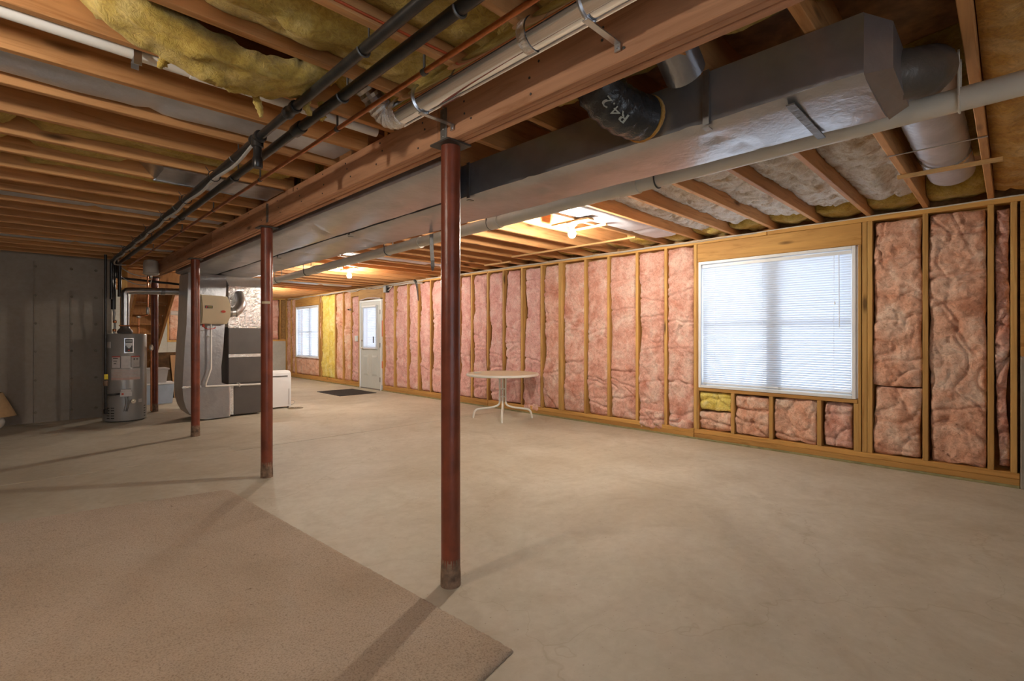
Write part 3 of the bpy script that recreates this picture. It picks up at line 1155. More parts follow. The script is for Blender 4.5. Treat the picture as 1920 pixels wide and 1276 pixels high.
# ------------------------------------------------------------------ beam and posts
BX0, BX1, BZ = 1.505, 1.622, 2.245
BM = thing('support_beam', 'long built-up wooden girder resting on the red steel posts', 'beam', (1.56, 4, BZ))
pw = (BX1 - BX0) / 3
for k in range(3):
    x0 = BX0 + k * pw
    cuts = {0: [-3.2, 2.06, 6.3, 10.35], 1: [-3.2, .2, 4.7, 8.4, 10.35], 2: [-3.2, 3.4, 7.27, 10.35]}[k]
    for q in range(len(cuts) - 1):
        MB().box(x0 + .0022, x0 + pw - .0022, cuts[q] + .001, cuts[q + 1] - .001, BZ + (.004 if k == 1 else 0), JZ0, .004).build('beam_ply', 'wy', BM, 0)
for y in (1.98, 4.5):
    b = MB()
    b.box(BX0 - .004, BX0, y, y + .05, BZ + .005, JZ0 - .03, .001)
    for q in range(5):
        b.lathe([(.005, 0), (.005, -.003), (.002, -.005)], (BX0 - .004, y + .025, BZ + .025 + q * .036), 8, 'X')
    b.build('nail_strap', 'dullsteel', BM)
b = MB()
r = random.Random(5)
for y in [.6 + .405 * k for k in range(24)]:
    for z in (BZ + .04, BZ + .1, BZ + .16):
        yy = y + r.uniform(-.05, .05)
        b.lathe([(.0055, 0), (.0055, -.002), (.001, -.003)], (BX0, yy, z + r.uniform(-.015, .015)), 6, 'X')
o = b.build('nail_heads', 'darkplate', BM)
o['kind'] = 'stuff'

POSTS = [(1.553, 2.011, 'red steel post with a bent cap plate standing nearest the tan carpet corner'),
         (1.562, 4.712, 'red steel post between the carpet post and the furnace post'),
         (1.556, 7.268, 'red steel post standing in front of the wrapped return duct'),
         (1.573, 10.10, 'dark red steel post beside the water heater and under-stair bins')]
for (x, y, lab) in POSTS:
    t = thing('steel_post', lab, 'post', (x, y, 0), 'red steel posts under the beam')
    r_ = .049
    MB().lathe([(r_, .008), (r_, BZ - .012)], (x, y, 0), 28).build('shaft', 'red', t)
    MB().lathe([(.052, .0), (.0515, .05), (.0495, .11 + .02 * sin(y * 9)), (.0492, .14)], (x, y, 0), 20).build('base_rust', 'redbase', t)
    b = MB()
    b.box(x - .075, x + .075, y - .075, y + .075, BZ - .011, BZ - .001, .001)
    b.build('cap_plate', 'darkplate', t, 0)
# chalky worn patch on the furnace post, masking tape on the middle one
o = MB().lathe([(.0495, 0), (.0495, .022)], (1.562, 4.712, 1.555), 24)
keep = [f for f in o.f if len(f) == 4 and all(o.v[i][1] < 4.712 - .012 and o.v[i][0] < 1.562 + .02 for i in f)]
o.f = keep
tg = o.build('tape_scrap', 'tan', bpy.data.objects['steel_post.001'])

# ------------------------------------------------------------------ trunk ducts


def softduct(x0, x1, y0, y1, z0, z1, seed, seam=1.15, amp=.006, sagd=.012, skew=0.0):
    b = MB()
    nx, nz = 12, 6
    ny = int((y1 - y0) / .05)
    per = []
    for i in range(nx):
        per.append((i / nx, 0.0, 0, 1))
    for i in range(nz):
        per.append((1.0, i / nz, 1, 0))
    for i in range(nx):
        per.append((1 - i / nx, 1.0, 0, -1))
    for i in range(nz):
        per.append((0.0, 1 - i / nz, -1, 0))
    m = len(per)
    vs = []
    for j in range(ny + 1):
        y = y0 + (y1 - y0) * j / ny
        for (a, c, sx, sz) in per:
            x = x0 + (x1 - x0) * a
            z = z0 + (z1 - z0) * c
            p = Vector((x * 3, y * 3, z * 3 + seed))
            nn = noise.noise(p) + .5 * noise.noise(p * 2.7)
            ph = (y - y0) / seam
            ph2 = ph - .12 * (a - .5) * (1 if int(ph) % 2 else -1) - math.floor(ph)
            ridge = exp(-((ph2 - .5) / .012) ** 2)
            sag = sagd * (sin(pi * a)) * (1 - .9 * ridge)
            if c < .01:
                z += -sag + amp * nn * .8 + .008 * ridge
            elif sx:
                x += sx * amp * nn * (.9 if 0 < c < 1 else 0)
            # soft corners
            if a in (0.0, 1.0) and c in (0.0,):
                z += .012
            vs.append((x, y + skew * a * (1 - j / ny), z))
    fs = []
    for j in range(ny):
        for k in range(m):
            k2 = (k + 1) % m
            fs.append((j * m + k, j * m + k2, (j + 1) * m + k2, (j + 1) * m + k))
    fs += [tuple(range(m))[::-1], tuple(ny * m + k for k in range(m))]
    b.add(vs, fs)
    return b


TR = thing('supply_duct', 'long grey foil-wrapped rectangular duct hung beside the wooden girder', 'duct', (2.4, 4, 2.2))
softduct(2.15, 2.66, .37, 9.2, 2.205, 2.435, 1.0).build('duct_body', 'wrap', TR, 50)
for y in (.944, 2.58, 4.3, 6.1):
    b = MB()
    b.box(2.138, 2.145, y - .014, y + .014, 2.20, 2.44)
    b.box(2.138, 2.18, y - .014, y + .014, 2.185, 2.19)
    b.build('hanger_strap', 'dullsteel', TR, 0)
b = MB()
b.box(2.17, 2.64, .60, .632, 2.186, 2.192)  # dark strip standing in for the shaded sag crease under the duct
b.build('crease_shade_strip', 'wrapd', TR, 0)
# tapered end cap
b = MB()
b.hexa([(2.15, .37, 2.21), (2.68, .37, 2.21), (2.68, .37, 2.433), (2.15, .37, 2.433),
        (2.26, .30, 2.25), (2.66, .30, 2.24), (2.66, .30, 2.42), (2.26, .30, 2.42)])
b.build('end_cap', 'wrap', TR, 0)
T2 = thing('return_duct', 'grey foil-wrapped duct running along the girder above the furnace', 'duct', (1.9, 5, 2.2))
softduct(1.655, 2.135, 2.20, 8.95, 2.21, 2.435, 9.0, 1.3, skew=.45).build('duct_body', 'wrap', T2, 50)
# torn hanging strip of wrap tape
b = MB()
pts = [(2.655, 3.725, 2.20), (2.66, 3.725, 2.05), (2.665, 3.72, 1.96), (2.66, 3.71, 1.90), (2.65, 3.70, 1.86)]
vs = []
for k, p in enumerate(pts):
    w = [.012, .012, .012, .012, .004][k]
    for (dx, dy) in ((-w, w), (w, -w)):
        vs += [(p[0] + dx, p[1] + dy, p[2]), (p[0] + dx, p[1] + dy + .002, p[2])]
fs = []
for k in range(4):
    o_ = k * 4
    fs += [(o_, o_ + 2, o_ + 6, o_ + 4), (o_ + 1, o_ + 5, o_ + 7, o_ + 3), (o_, o_ + 4, o_ + 5, o_ + 1), (o_ + 2, o_ + 3, o_ + 7, o_ + 6)]
b.add(vs, fs)
b.build('loose_tape', 'dullsteel', TR, 0)

# wrapped branch duct leaving the trunk end toward the outer wall
BD = thing('branch_duct', 'silver-wrapped round duct between joists near the wide window wall', 'duct', (4, .3, 2.4))
P = smooth_path([(2.50, .38, 2.33), (2.60, .28, 2.345), (2.74, .245, 2.40), (2.95, .28, 2.47), (3.25, .32, 2.545)], 6)
MB().tube(P, [.098 + .012 * noise.noise(Vector((q * .8, 0, 3))) for q in range(len(P))], 20).build('elbow_wrap', 'wrapd', BD, 60)
P = [(3.15 + .07 * k, .325 + .004 * noise.noise(Vector((k * .6, 1, 1))), 2.475) for k in range(31)]
rs = [.142 + .006 * noise.noise(Vector((k * .9, 2, 1))) - (.012 if k in (20, 21) else 0) for k in range(31)]
rs[-1] = .06
b = MB().tube(P, rs, 24)
b.v = [(p[0], p[1], 2.556 + (p[2] - 2.475) * .76) for p in b.v]
b.build('duct_sleeve', 'wrapw', BD, 60)
b = MB().lathe([(.142, 0), (.144, .045)], (4.62, .325, 2.475), 24, 'X')
b.v = [(p[0], p[1], 2.556 + (p[2] - 2.475) * .76) for p in b.v]
b.build('foil_band', 'tape', BD)

# black flexible duct with R-value print
FD = thing('flexible_duct', 'black plastic flexible duct printed R4.2 curving into the grey trunk', 'duct', (1.95, 1.28, 2.3))
FP = smooth_path([(1.72, 1.335, 2.60), (1.79, 1.325, 2.47), (1.88, 1.30, 2.365), (1.99, 1.27, 2.315), (2.13, 1.24, 2.315)], 8)
rs = [.105 + .005 * sin(q * 1.9) + .004 * noise.noise(Vector((q * .9, 3, 0))) for q in range(len(FP))]
MB().tube(FP, rs, 28).build('jacket', 'flex', FD, 70)
MB().lathe([(.108, 0), (.112, .008), (.112, .018), (.106, .026)], (2.112, 1.243, 2.315), 24, 'X').build('cut_ring', 'amber', FD)


def text_mesh(txt, size):
    cu = bpy.data.curves.new('print_text', 'FONT')
    cu.body = txt
    cu.size = size
    cu.align_x = 'CENTER'
    cu.align_y = 'CENTER'
    o = bpy.data.objects.new('print_text', cu)
    COL.objects.link(o)
    bpy.context.view_layer.update()
    dg = bpy.context.evaluated_depsgraph_get()
    me = bpy.data.meshes.new_from_object(o.evaluated_get(dg))
    bpy.data.objects.remove(o, do_unlink=True)
    return me


tm = text_mesh('R4.2', .062)
cum = [0.0]
for q in range(1, len(FP)):
    cum.append(cum[-1] + (FP[q] - FP[q - 1]).length)
for v in tm.vertices:
    d_ = cum[-1] * .60 - v.co.x
    q = max(k for k in range(len(FP) - 1) if cum[k] <= max(d_, 0))
    tq = (d_ - cum[q]) / (cum[q + 1] - cum[q])
    cpt = FP[q].lerp(FP[q + 1], tq)
    tx = (FP[min(q + 2, len(FP) - 1)] - FP[max(q - 1, 0)]).normalized()
    sd_ = tx.cross(Vector((0, 0, 1))).normalized()
    dn = sd_.cross(tx)
    if dn.z > 0:
        dn = -dn
    an = radians(48) + v.co.y / .118
    v.co = cpt + (sd_ * cos(an) + dn * sin(an)) * .1165
tm.materials.append(M['print'])
link('printed_rating', tm, FD, 'white printed letters')

RD = thing('round_takeoff', 'grey wrapped round duct in the joist bay above the black flexible duct', 'duct', (1.9, .98, 2.45))
P = smooth_path([(1.68, 1.00, 2.60), (1.82, 1.0, 2.575), (1.95, 1.01, 2.52), (2.10, 1.02, 2.44)], 6)
MB().tube(P, .088, 24).build('duct_sleeve', 'wrap', RD, 60)

# wrapped ducts in the left joist bays and a bay by the bulb


def bayduct(x0, x1, y, z, w, h, lab, seed, mat='wrapw'):
    b = MB()
    nx = int((x1 - x0) / .06)
    prof = []
    for k in range(20):
        a = 2 * pi * k / 20
        cx, cz = cos(a), sin(a)
        e = .45
        prof.append((abs(cx) ** e * (1 if cx > 0 else -1) * w / 2, abs(cz) ** e * (1 if cz > 0 else -1) * h / 2))
    vs = []
    for j in range(nx + 1):
        x = x0 + (x1 - x0) * j / nx
        pinch = .82 if abs((x - x0) % 1.35 - .62) < .05 else 1
        for (py, pz) in prof:
            nn = noise.noise(Vector((x * 4, py * 9 + seed, pz * 9)))
            vs.append((x, y + py * (1 + .04 * nn), z + pz * (1 + .06 * nn) * pinch))
    fs = []
    for j in range(nx):
        for k in range(20):
            k2 = (k + 1) % 20
            fs.append((j * 20 + k, j * 20 + k2, (j + 1) * 20 + k2, (j + 1) * 20 + k))
    fs += [tuple(range(20))[::-1], tuple(nx * 20 + k for k in range(20))]
    b.add(vs, fs)
    return tag(b.build('wrapped_duct', mat, None, 60), lab, 'duct')


bayduct(-4.2, 1.5, 3.10, 2.565, .345, .205, 'grey foil-wrapped duct in the joist bay next to the white plastic pipe', 3)
bayduct(-4.2, 1.5, 5.90, 2.565, .345, .205, 'grey foil-wrapped duct in a dark joist bay past the metal pan', 4)
bayduct(-4.2, 1.5, 8.30, 2.555, .345, .205, 'grey foil-wrapped duct in the joist bay closest to the concrete wall', 5)
bayduct(3.0, 5.45, 2.914, 2.545, .36, .19, 'pale blue-grey wrapped duct in the joist bay above the bulb nearest the wide window', 6)
bayduct(2.9, 5.3, 6.75, 2.55, .36, .2, 'grey wrapped duct in a joist bay between the two bulbs', 7)
bayduct(2.9, 5.5, 11.04, 2.53, .36, .2, 'grey wrapped duct in the joist bay just past the bulb near the door', 8)

# sheet metal pan in a left joist bay
SP = thing('joist_pan', 'bright sheet metal pan closing a joist bay beside the black pipes', 'duct', (1, 4.3, 2.44))
b = MB()
b.hexa([(.70, 4.125, 2.43), (1.49, 4.125, 2.43), (1.49, 4.475, 2.43), (.70, 4.475, 2.43),
        (.50, 4.125, 2.66), (1.49, 4.125, 2.66), (1.49, 4.475, 2.66), (.50, 4.475, 2.66)])
b.build('pan_box', 'steel', SP, 0)
b = MB()
b.box(.69, 1.49, 4.10, 4.125, 2.425, 2.432)
b.box(.69, 1.49, 4.475, 4.50, 2.425, 2.432)
b.build('flange', 'steel', SP, 0)

# ------------------------------------------------------------------ pipes along the ceiling
XA, ZA, XB, ZB = .915, 2.35, 1.025, 2.35
PA = thing('gas_pipe', 'black iron pipe with a capped tee and a grey cable strapped to it', 'pipe', (XA, 4, ZA))
MB().tube(fil([(XA, -3.2, ZA), (XA, 9.17, ZA), (XA, 9.17, 1.8)], .04), .021, 14).build('pipe_run', 'blackpipe', PA)
ty = 2.905
b = MB()
b.lathe([(.03, -.055), (.033, -.05), (.033, -.035), (.029, -.03), (.029, .03), (.033, .035), (.033, .05), (.03, .055)], (XA, ty, ZA), 16, 'Y')
b.lathe([(.024, -.16), (.027, -.155), (.027, -.11), (.022, -.10), (.022, -.05), (.030, -.045), (.030, 0)], (XA, ty, ZA), 16)
b.build('tee_fitting', 'blackpipe', PA)
for y in (2.42, .9):
    b = MB()
    b.lathe([(.026, -.06), (.029, -.055), (.029, -.03), (.025, -.025), (.025, .025), (.029, .03), (.029, .055), (.026, .06)], (XA, y, ZA), 16, 'Y')
    b.build('coupling', 'blackpipe', PA)
for y in (1.72, 3.32, 4.92, 6.52, 8.12):
    b = MB()
    b.tube([(XA + .022, y, ZA - .01), (XA + .022, y, 2.52)], .004, 6)
    b.tube([(XA + .026 * cos(a * pi / 8), y, ZA + .026 * sin(a * pi / 8)) for a in range(-8, 1)], .004, 6)
    b.build('pipe_hanger', 'dark', PA)
cab = [(XA - .012, 2.96, ZA - .028)]
for k in range(1, 16):
    y = 2.96 + .40 * k
    cab.append((XA + .004 + .008 * (1 if k % 2 else -.6), y, ZA - .029 - .004 * (k % 2)))
cab += [(XA + .05, 9.2, ZA - .04), (1.1, 9.35, 2.33)]
cab = [q for q in cab if q[1] < 9.4]
GC = thing('grey_cable', 'grey sheathed cable tied along the black iron gas pipe', 'cable', (XA, 4, ZA))
MB().tube(smooth_path(cab, 5), .009, 8).build('cable_run', 'cable', GC)
for k in range(2, 15, 2):
    y = 2.96 + .40 * k
    b = MB()
    b.tube([(XA + .036 * cos(a * pi / 8), y, ZA - .008 + .036 * sin(a * pi / 8)) for a in range(17)], .003, 5)
    b.tube([(XA - .03, y, ZA + .01), (XA - .05, y + .01, ZA + .045)], .0025, 5)
    b.build('cable_tie', 'black', GC)
PB = thing('drain_pipe', 'black iron pipe without a tee, running next to the copper line', 'pipe', (XB, 4, ZB))
MB().tube(fil([(XB, -3.2, ZB), (XB, 9.32, ZB), (XB, 9.32, 1.85)], .05), .0235, 14).build('pipe_run', 'blackpipe', PB)
for y in (1.28, 2.12, 3.72, 5.32, 6.92, 8.52):
    b = MB()
    b.tube([(XB + .024, y, ZB), (XB + .024, y, 2.52)], .005, 6)
    b.tube([(XB + .028 * cos(a * pi / 8), y, ZB + .028 * sin(a * pi / 8)) for a in range(-8, 1)], .005, 6)
    b.build('pipe_hanger', 'dark', PB)
for y in (2.62,):
    MB().lathe([(.028, -.05), (.031, -.045), (.031, .045), (.028, .05)], (XB, y, ZB), 16, 'Y').build('coupling', 'blackpipe', PB)
CP = thing('copper_pipe', 'thin copper water line running beside the silver round duct', 'pipe', (1.19, 4, 2.37))
MB().tube([(1.19, -3.2, 2.37), (1.19, 9.6, 2.37)], .0115, 10).build('pipe_run', 'copper', CP)
for y in (1.72, 2.52, 3.72, 4.92, 6.12, 7.72):
    b = MB()
    b.tube([(1.19, y, 2.38), (1.19, y, 2.50)], .006, 6)
    b.lathe([(.015, -.012), (.015, .012)], (1.19, y, 2.37), 10, 'Y')
    b.build('pipe_hanger', 'dark', CP)

SD = thing('round_metal_duct', 'shiny galvanized round duct bracketed to the side of the wooden girder', 'duct', (1.33, 1, 2.37))
MB().lathe([(.060, -3.2), (.060, 2.12)], (1.33, 0, 2.372), 32, 'Y').build('pipe_section', 'shiny', SD)
b = MB()
b.box(1.345, 1.351, -3.2, 2.12, 2.308, 2.316)
b.build('lock_seam', 'shiny', SD, 0)
for y in (1.22, -.4):
    P = [(1.33, y + .006 * k, 2.372) for k in range(8)]
    MB().tube(P, [.062 + .004 * abs(noise.noise(Vector((k * 2.1, y, 0)))) for k in range(8)], 24, False).build('crimped_joint', 'foil', SD)
P = smooth_path([(1.33, 2.10, 2.372), (1.33, 2.17, 2.374), (1.305, 2.215, 2.39), (1.26, 2.225, 2.43)], 5)
MB().tube(P, [.060 + .006 * (k % 2) for k in range(len(P))], 20).build('foil_elbow', 'foil', SD)
P = [(1.26 - .012 * k, 2.228, 2.43 + .012 * k) for k in range(16)]
MB().tube(P, [.052 + .006 * (k % 2) for k in range(16)], 18).build('corrugated_sleeve', 'steel', SD, 0)
for y in (1.93, .98):
    b = MB()
    b.tube([(1.33 + .064 * cos(radians(a)), y, 2.372 + .064 * sin(radians(a))) for a in range(60, 300, 15)], .006, 6)
    b.box(1.31, 1.50, y - .012, y + .012, 2.303, 2.308)
    b.box(1.497, 1.503, y - .012, y + .012, 2.278, 2.308)
    b.lathe([(.005, 0), (.005, -.006)], (1.497, y, 2.290), 8, 'X')
    b.build('bracket', 'steel', SD)

PV = thing('white_plastic_pipe', 'white plastic drain pipe lying in the joist bay beside the drooping batt', 'pipe', (0, 2.62, 2.5))
MB().tube([(-4.3, 2.575, 2.475), (1.45, 2.575, 2.445)], .028, 18).build('pipe_run', 'pvcw', PV)
MB().lathe([(.033, .53), (.034, .535), (.034, .68), (.033, .685)], (0, 2.575, 2.452), 18, 'X').build('coupling', 'pvcw', PV)
b = MB()
b.box(.325, .352, 2.54, 2.615, 2.42, 2.424)
b.hexa([(.325, 2.535, 2.39), (.352, 2.535, 2.39), (.352, 2.541, 2.39), (.325, 2.541, 2.39), (.325, 2.535, 2.55), (.352, 2.535, 2.55), (.352, 2.541, 2.55), (.325, 2.541, 2.55)])
b.hexa([(.325, 2.61, 2.40), (.352, 2.61, 2.40), (.352, 2.616, 2.40), (.325, 2.616, 2.40), (.325, 2.61, 2.62), (.352, 2.61, 2.62), (.352, 2.616, 2.62), (.325, 2.616, 2.62)])
b.build('strap_hanger', 'steel', PV, 0)
b = MB()
b.tube(smooth_path([(-1, 1.675, 2.50), (.2, 1.672, 2.47), (.8, 1.674, 2.455), (1.3, 1.672, 2.46)], 6), .005, 6)
tag(b.build('orange_wire', 'orange'), 'thin orange wire stapled along a joist above the black pipes', 'wire')

DPp = thing('main_drain_pipe', 'thick off-white plastic drain pipe sloping along the grey trunk duct', 'pipe', (2.82, 4, 2.22))


def zp(y):
    return 2.272 - .0165 * y


MB().tube([(2.82, -3.0, zp(-3.0)), (2.82, 10.6, zp(10.6))], .049, 20).build('pipe_run', 'pvc', DPp)
for y in (-.35, 1.75, 3.05, 4.2, 6.6, 8.9):
    b = MB()
    b.tube([(2.82, y - .07, zp(y)), (2.82, y + .07, zp(y))], .056, 20)
    b.build('coupling', 'pvc', DPp)
for y in (.15, 1.55, 3.1, 4.75, 6.9, 8.0):
    b = MB()
    b.tube([(2.82 + .053 * cos(radians(a)), y, zp(y) + .053 * sin(radians(a))) for a in range(-180, 1, 15)], .005, 6)
    b.tube([(2.82 + .053, y, zp(y)), (2.82 + .053, y, 2.46)], .005, 6)
    b.tube([(2.82 - .053, y, zp(y)), (2.82 - .053, y, 2.46)], .005, 6)
    b.build('pipe_hanger', 'pvc' if y < .3 else 'dark', DPp)

# scrap wood strips nailed across the joists
for (x, y0, y1, h, lab) in [(5.12, 3.10, 5.16, .022, 'long thin wood strip nailed under the joists near the round table'),
                            (4.31, 2.95, 3.42, .022, 'short wood strip beside the bulb nearest the wide window'),
                            (5.42, 5.5, 6.1, .022, 'short pale wood strip tacked under joists by the top plate'),
                            (4.55, .03, .58, .026, 'rough wood strip below the silver-wrapped branch duct')]:
    o = MB().box(x - .017, x + .017, y0, y1, JZ0 - h - .0005, JZ0 - .0005, .003)
    tag(o.build('wood_strip', 'wy2', None, 0), lab, 'wood strip')
b = MB()
b.tube([(4.0, .09, 2.434), (4.0, .57, 2.434)], .0045, 6)
b.lathe([(.008, 0), (.008, -.006)], (4.0, .114, 2.437), 8)
b.lathe([(.008, 0), (.008, -.006)], (4.0, .545, 2.437), 8)
tag(b.build('support_wire', 'steel'), 'thin metal rod holding up the silver-wrapped branch duct', 'rod')


# ------------------------------------------------------------------ bare bulbs
def bulb(x, y, lab, glass='bulb'):
    t = thing('light_bulb', lab, 'lamp', (x, y, JZ0), 'bare bulbs under the joists')
    z = JZ0
    MB().box(x - .05, x + .05, y - .24, y + .24, z - .02, z - .0005, .002).build('mounting_board', 'wy2', t, 0)
    MB().lathe([(.055, -.02), (.056, -.028), (.045, -.042), (.026, -.05), (.024, -.066)], (x, y, z), 24).build('lampholder', 'porcelain', t)
    MB().lathe([(.013, -.067), (.015, -.08), (.025, -.093), (.036, -.110), (.0395, -.128), (.036, -.146), (.025, -.162), (.010, -.169)], (x, y, z), 20).build('glass_bulb', glass, t)
    return t


bulb(4.0, 3.16, 'lit bare bulb under the joists nearest the wide window')
bulb(4.04, 8.10, 'lit bare bulb under the joists nearest the grey door')
bulb(4.12, 12.75, 'lit bare bulb under the joists furthest from the wide window')
bulb(-1.0, 2.1, 'lit bare bulb on the dark side of the girder', 'bulb_dim')

# ------------------------------------------------------------------ carpet remnant
CA, CB, CC, CD = Vector((1.40, 1.405, 0)), Vector((1.20, 4.50, 0)), Vector((-1.7, 5.05, 0)), Vector((-1.7, .72, 0))
CT = thing('carpet_remnant', 'loose tan cut-pile carpet remnant laid on the concrete by the posts', 'carpet', (0, 3, 0))
r = random.Random(11)


def cfn(u, v):
    p = (CD * (1 - u) + CA * u) * (1 - v) + (CC * (1 - u) + CB * u) * v
    e = min(u, 1 - u) * 3.1
    e2 = min(v, 1 - v) * 3.3
    ed = min(e, e2)
    h = .022 + .004 * noise.noise(p * 1.1) + r.uniform(-.0022, .0022)
    q = noise.noise(p * 40)
    if ed < .03:
        h -= .014 * (1 - ed / .03) ** 2
        p = p + Vector((.006 * q, .006 * noise.noise(p * 55), 0))
    return (p.x, p.y, h)


b = MB()
NU, NV = 250, 290
b.grid(cfn, NU, NV)
n = len(b.v)
w = NU + 1
ring = list(range(w)) + [j * w + NU for j in range(1, NV + 1)] + [NV * w + i for i in range(NU - 1, -1, -1)] + [j * w for j in range(NV - 1, 0, -1)]
b.v += [(b.v[i][0], b.v[i][1], .0005) for i in ring]
m = len(ring)
for k in range(m):
    b.f.append((ring[k], ring[(k + 1) % m], n + (k + 1) % m, n + k))
b.build('pile', 'carpet', CT, 180)
b = MB()
b.add([tuple(CA + Vector((-.012, .012, .004))), tuple(CB + Vector((-.012, -.012, .004))), tuple(CC + Vector((.012, -.012, .004))), tuple(CD + Vector((.012, .012, .004)))], [(0, 1, 2, 3)])
b.add([tuple(CA + Vector((-.012, .012, .001))), tuple(CB + Vector((-.012, -.012, .001))), tuple(CC + Vector((.012, -.012, .001))), tuple(CD + Vector((.012, .012, .001)))], [(3, 2, 1, 0)])
b.build('backing', 'carpet_back', CT, 0)


# ------------------------------------------------------------------ round table
TX, TY = 5.27, 5.52
TB = thing('round_table', 'round white patio table with curved tube legs in front of pink insulation', 'table', (TX, TY, 0))
MB().lathe([(.50, .655), (.545, .655), (.557, .663), (.560, .675), (.556, .688), (.545, .694), (.525, .692)], (TX, TY, 0), 56).build('table_rim', 'tablew', TB)
MB().lathe([(.05, .688), (.528, .688), (.528, .6935), (.03, .6935)], (TX, TY, 0), 56).build('tabletop', 'tabletop', TB)
# feet along camera-facing cross directions
for k, a in enumerate((225, 225 + 88, 225 - 88, 225 + 180)):
    dx, dy = cos(radians(a)), sin(radians(a))
    P = fil([(TX + dx * .045, TY + dy * .045, .655), (TX + dx * .045, TY + dy * .045, .20), (TX + dx * .16, TY + dy * .16, .165), (TX + dx * .43, TY + dy * .43, .135), (TX + dx * .455, TY + dy * .455, .0)], .085)
    MB().tube(P, .0155, 12).build('leg', 'tablew', TB)
b = MB()
for a in (225, 313, 137, 405):
    dx, dy = cos(radians(a)), sin(radians(a))
    b.bar((TX, TY, .64), (TX + dx * .30, TY + dy * .30, .645), .03, .012)
b.build('top_bracket', 'tablew', TB, 0)
b = MB()
for z in (.33, .45):
    b.lathe([(.05, z - .006), (.052, z), (.05, z + .006)], (TX, TY, 0), 16)
b.build('leg_clamp', 'tablew', TB)
b = MB()
for z in (.37, .44):
    b.lathe([(.005, 0), (.005, .006)], (TX - .062 * .7071 - .004, TY - .062 * .7071 - .004, z), 8)
b.build('bolt', 'dark', TB)
b = MB()
b.box(TX - .36, TX - .24, TY + .22, TY + .26, .694, .712, .003)
tag(b.build('paper_scrap', 'wire', None, 0), 'small pale scrap lying near the edge of the round table', 'scrap')

# ------------------------------------------------------------------ water heater and its piping
HX, HY, HR = 1.10, 9.42, .265
WH = thing('water_heater', 'tall grey gas water heater with stickers against the concrete wall', 'water heater', (HX, HY, 0))
MB().lathe([(HR - .02, 0.012), (HR, .02), (HR, 1.285), (HR - .006, 1.295), (HR - .05, 1.30), (.02, 1.305)], (HX, HY, 0), 48).build('tank_jacket', 'heater', WH)
MB().lathe([(HR - .03, 0), (HR - .03, .03)], (HX, HY, 0), 40).build('base_ring', 'black', WH)


def on_tank(b, a0, a1, z0, z1, d=.003):
    """curved sticker on the tank jacket; angles in degrees, 0 = toward the camera"""
    base = math.atan2(-HY, -HX)
    n = 8
    vs = []
    for rr in (HR + .0005, HR + d):
        for k in range(n + 1):
            a = base + radians(a0 + (a1 - a0) * k / n)
            for z in (z0, z1):
                vs.append((HX + rr * cos(a), HY + rr * sin(a), z))
    fs = []
    o = 2 * (n + 1)
    for k in range(n):
        fs += [(2 * k, 2 * k + 1, 2 * k + 3, 2 * k + 2), (o + 2 * k, o + 2 * k + 2, o + 2 * k + 3, o + 2 * k + 1),
               (2 * k, 2 * k + 2, o + 2 * k + 2, o + 2 * k), (2 * k + 1, o + 2 * k + 1, o + 2 * k + 3, 2 * k + 3)]
    fs += [(0, o, o + 1, 1), (2 * n, 2 * n + 1, o + 2 * n + 1, o + 2 * n)]
    b.add(vs, fs)
    return b


bd = on_tank(MB(), -2, 22, 1.015, 1.235, .008).build('badge', 'steel', WH)
on_tank(MB(), 0, 19, 1.03, 1.22, .010).build('badge_face', 'black', bd)
b = MB()
on_tank(b, 2, 17, 1.185, 1.20, .012)
on_tank(b, 1, 18, 1.125, 1.165, .012)
on_tank(b, 4, 15, 1.10, 1.125, .012)
on_tank(b, 7, 12, 1.085, 1.10, .012)
b.build('badge_emblem', 'silverink', bd)
on_tank(MB(), 7, 12, 1.05, 1.062, .012).build('badge_mark', 'redink', bd)
b = on_tank(MB(), -34, -11, .80, .965)
lb = b.build('warning_label', 'label2', WH)
b = MB()
for k in range(3):
    on_tank(b, -31 + k, -18 - 2 * k, .935 - .04 * k, .945 - .04 * k, .005)
on_tank(b, -12, -11, .80, .965, .005)
b.build('label_print', 'ink', lb)
on_tank(MB(), -34, -11, .955, .968, .005).build('label_header', 'redink', lb)
on_tank(MB(), -10, 14, .80, .97).build('warning_label', 'label2', WH)
lb = on_tank(MB(), 15, 41, .80, .965).build('warning_label', 'label', WH)
b = MB()
on_tank(b, 15, 16, .80, .965, .005)
on_tank(b, 40, 41, .80, .965, .005)
on_tank(b, 15, 41, .80, .806, .005)
on_tank(b, 22, 25, .91, .935, .005)
on_tank(b, 30, 34, .915, .932, .005)
b.build('label_print', 'ink', lb)
on_tank(MB(), 15, 41, .955, .968, .005).build('label_header', 'redink', lb)
lb = on_tank(MB(), -36, 42, .62, .785).build('rating_label', 'label', WH)
b = MB()
for k in range(5):
    on_tank(b, -30, 34 - 6 * (k % 3), .755 - .022 * k, .760 - .022 * k, .004)
b.build('label_print', 'pinklabel', lb)
on_tank(MB(), -36, 42, .62, .655, .005).build('label_footer', 'pinklabel', lb)
on_tank(MB(), -52, -38, 1.09, 1.18).build('energy_sticker', 'label2', WH)
on_tank(MB(), 36, 48, .275, .325).build('small_sticker', 'label', WH)


def tank_dir(a):
    q = math.atan2(-HY, -HX) + radians(a)
    return Vector((cos(q), sin(q), 0))


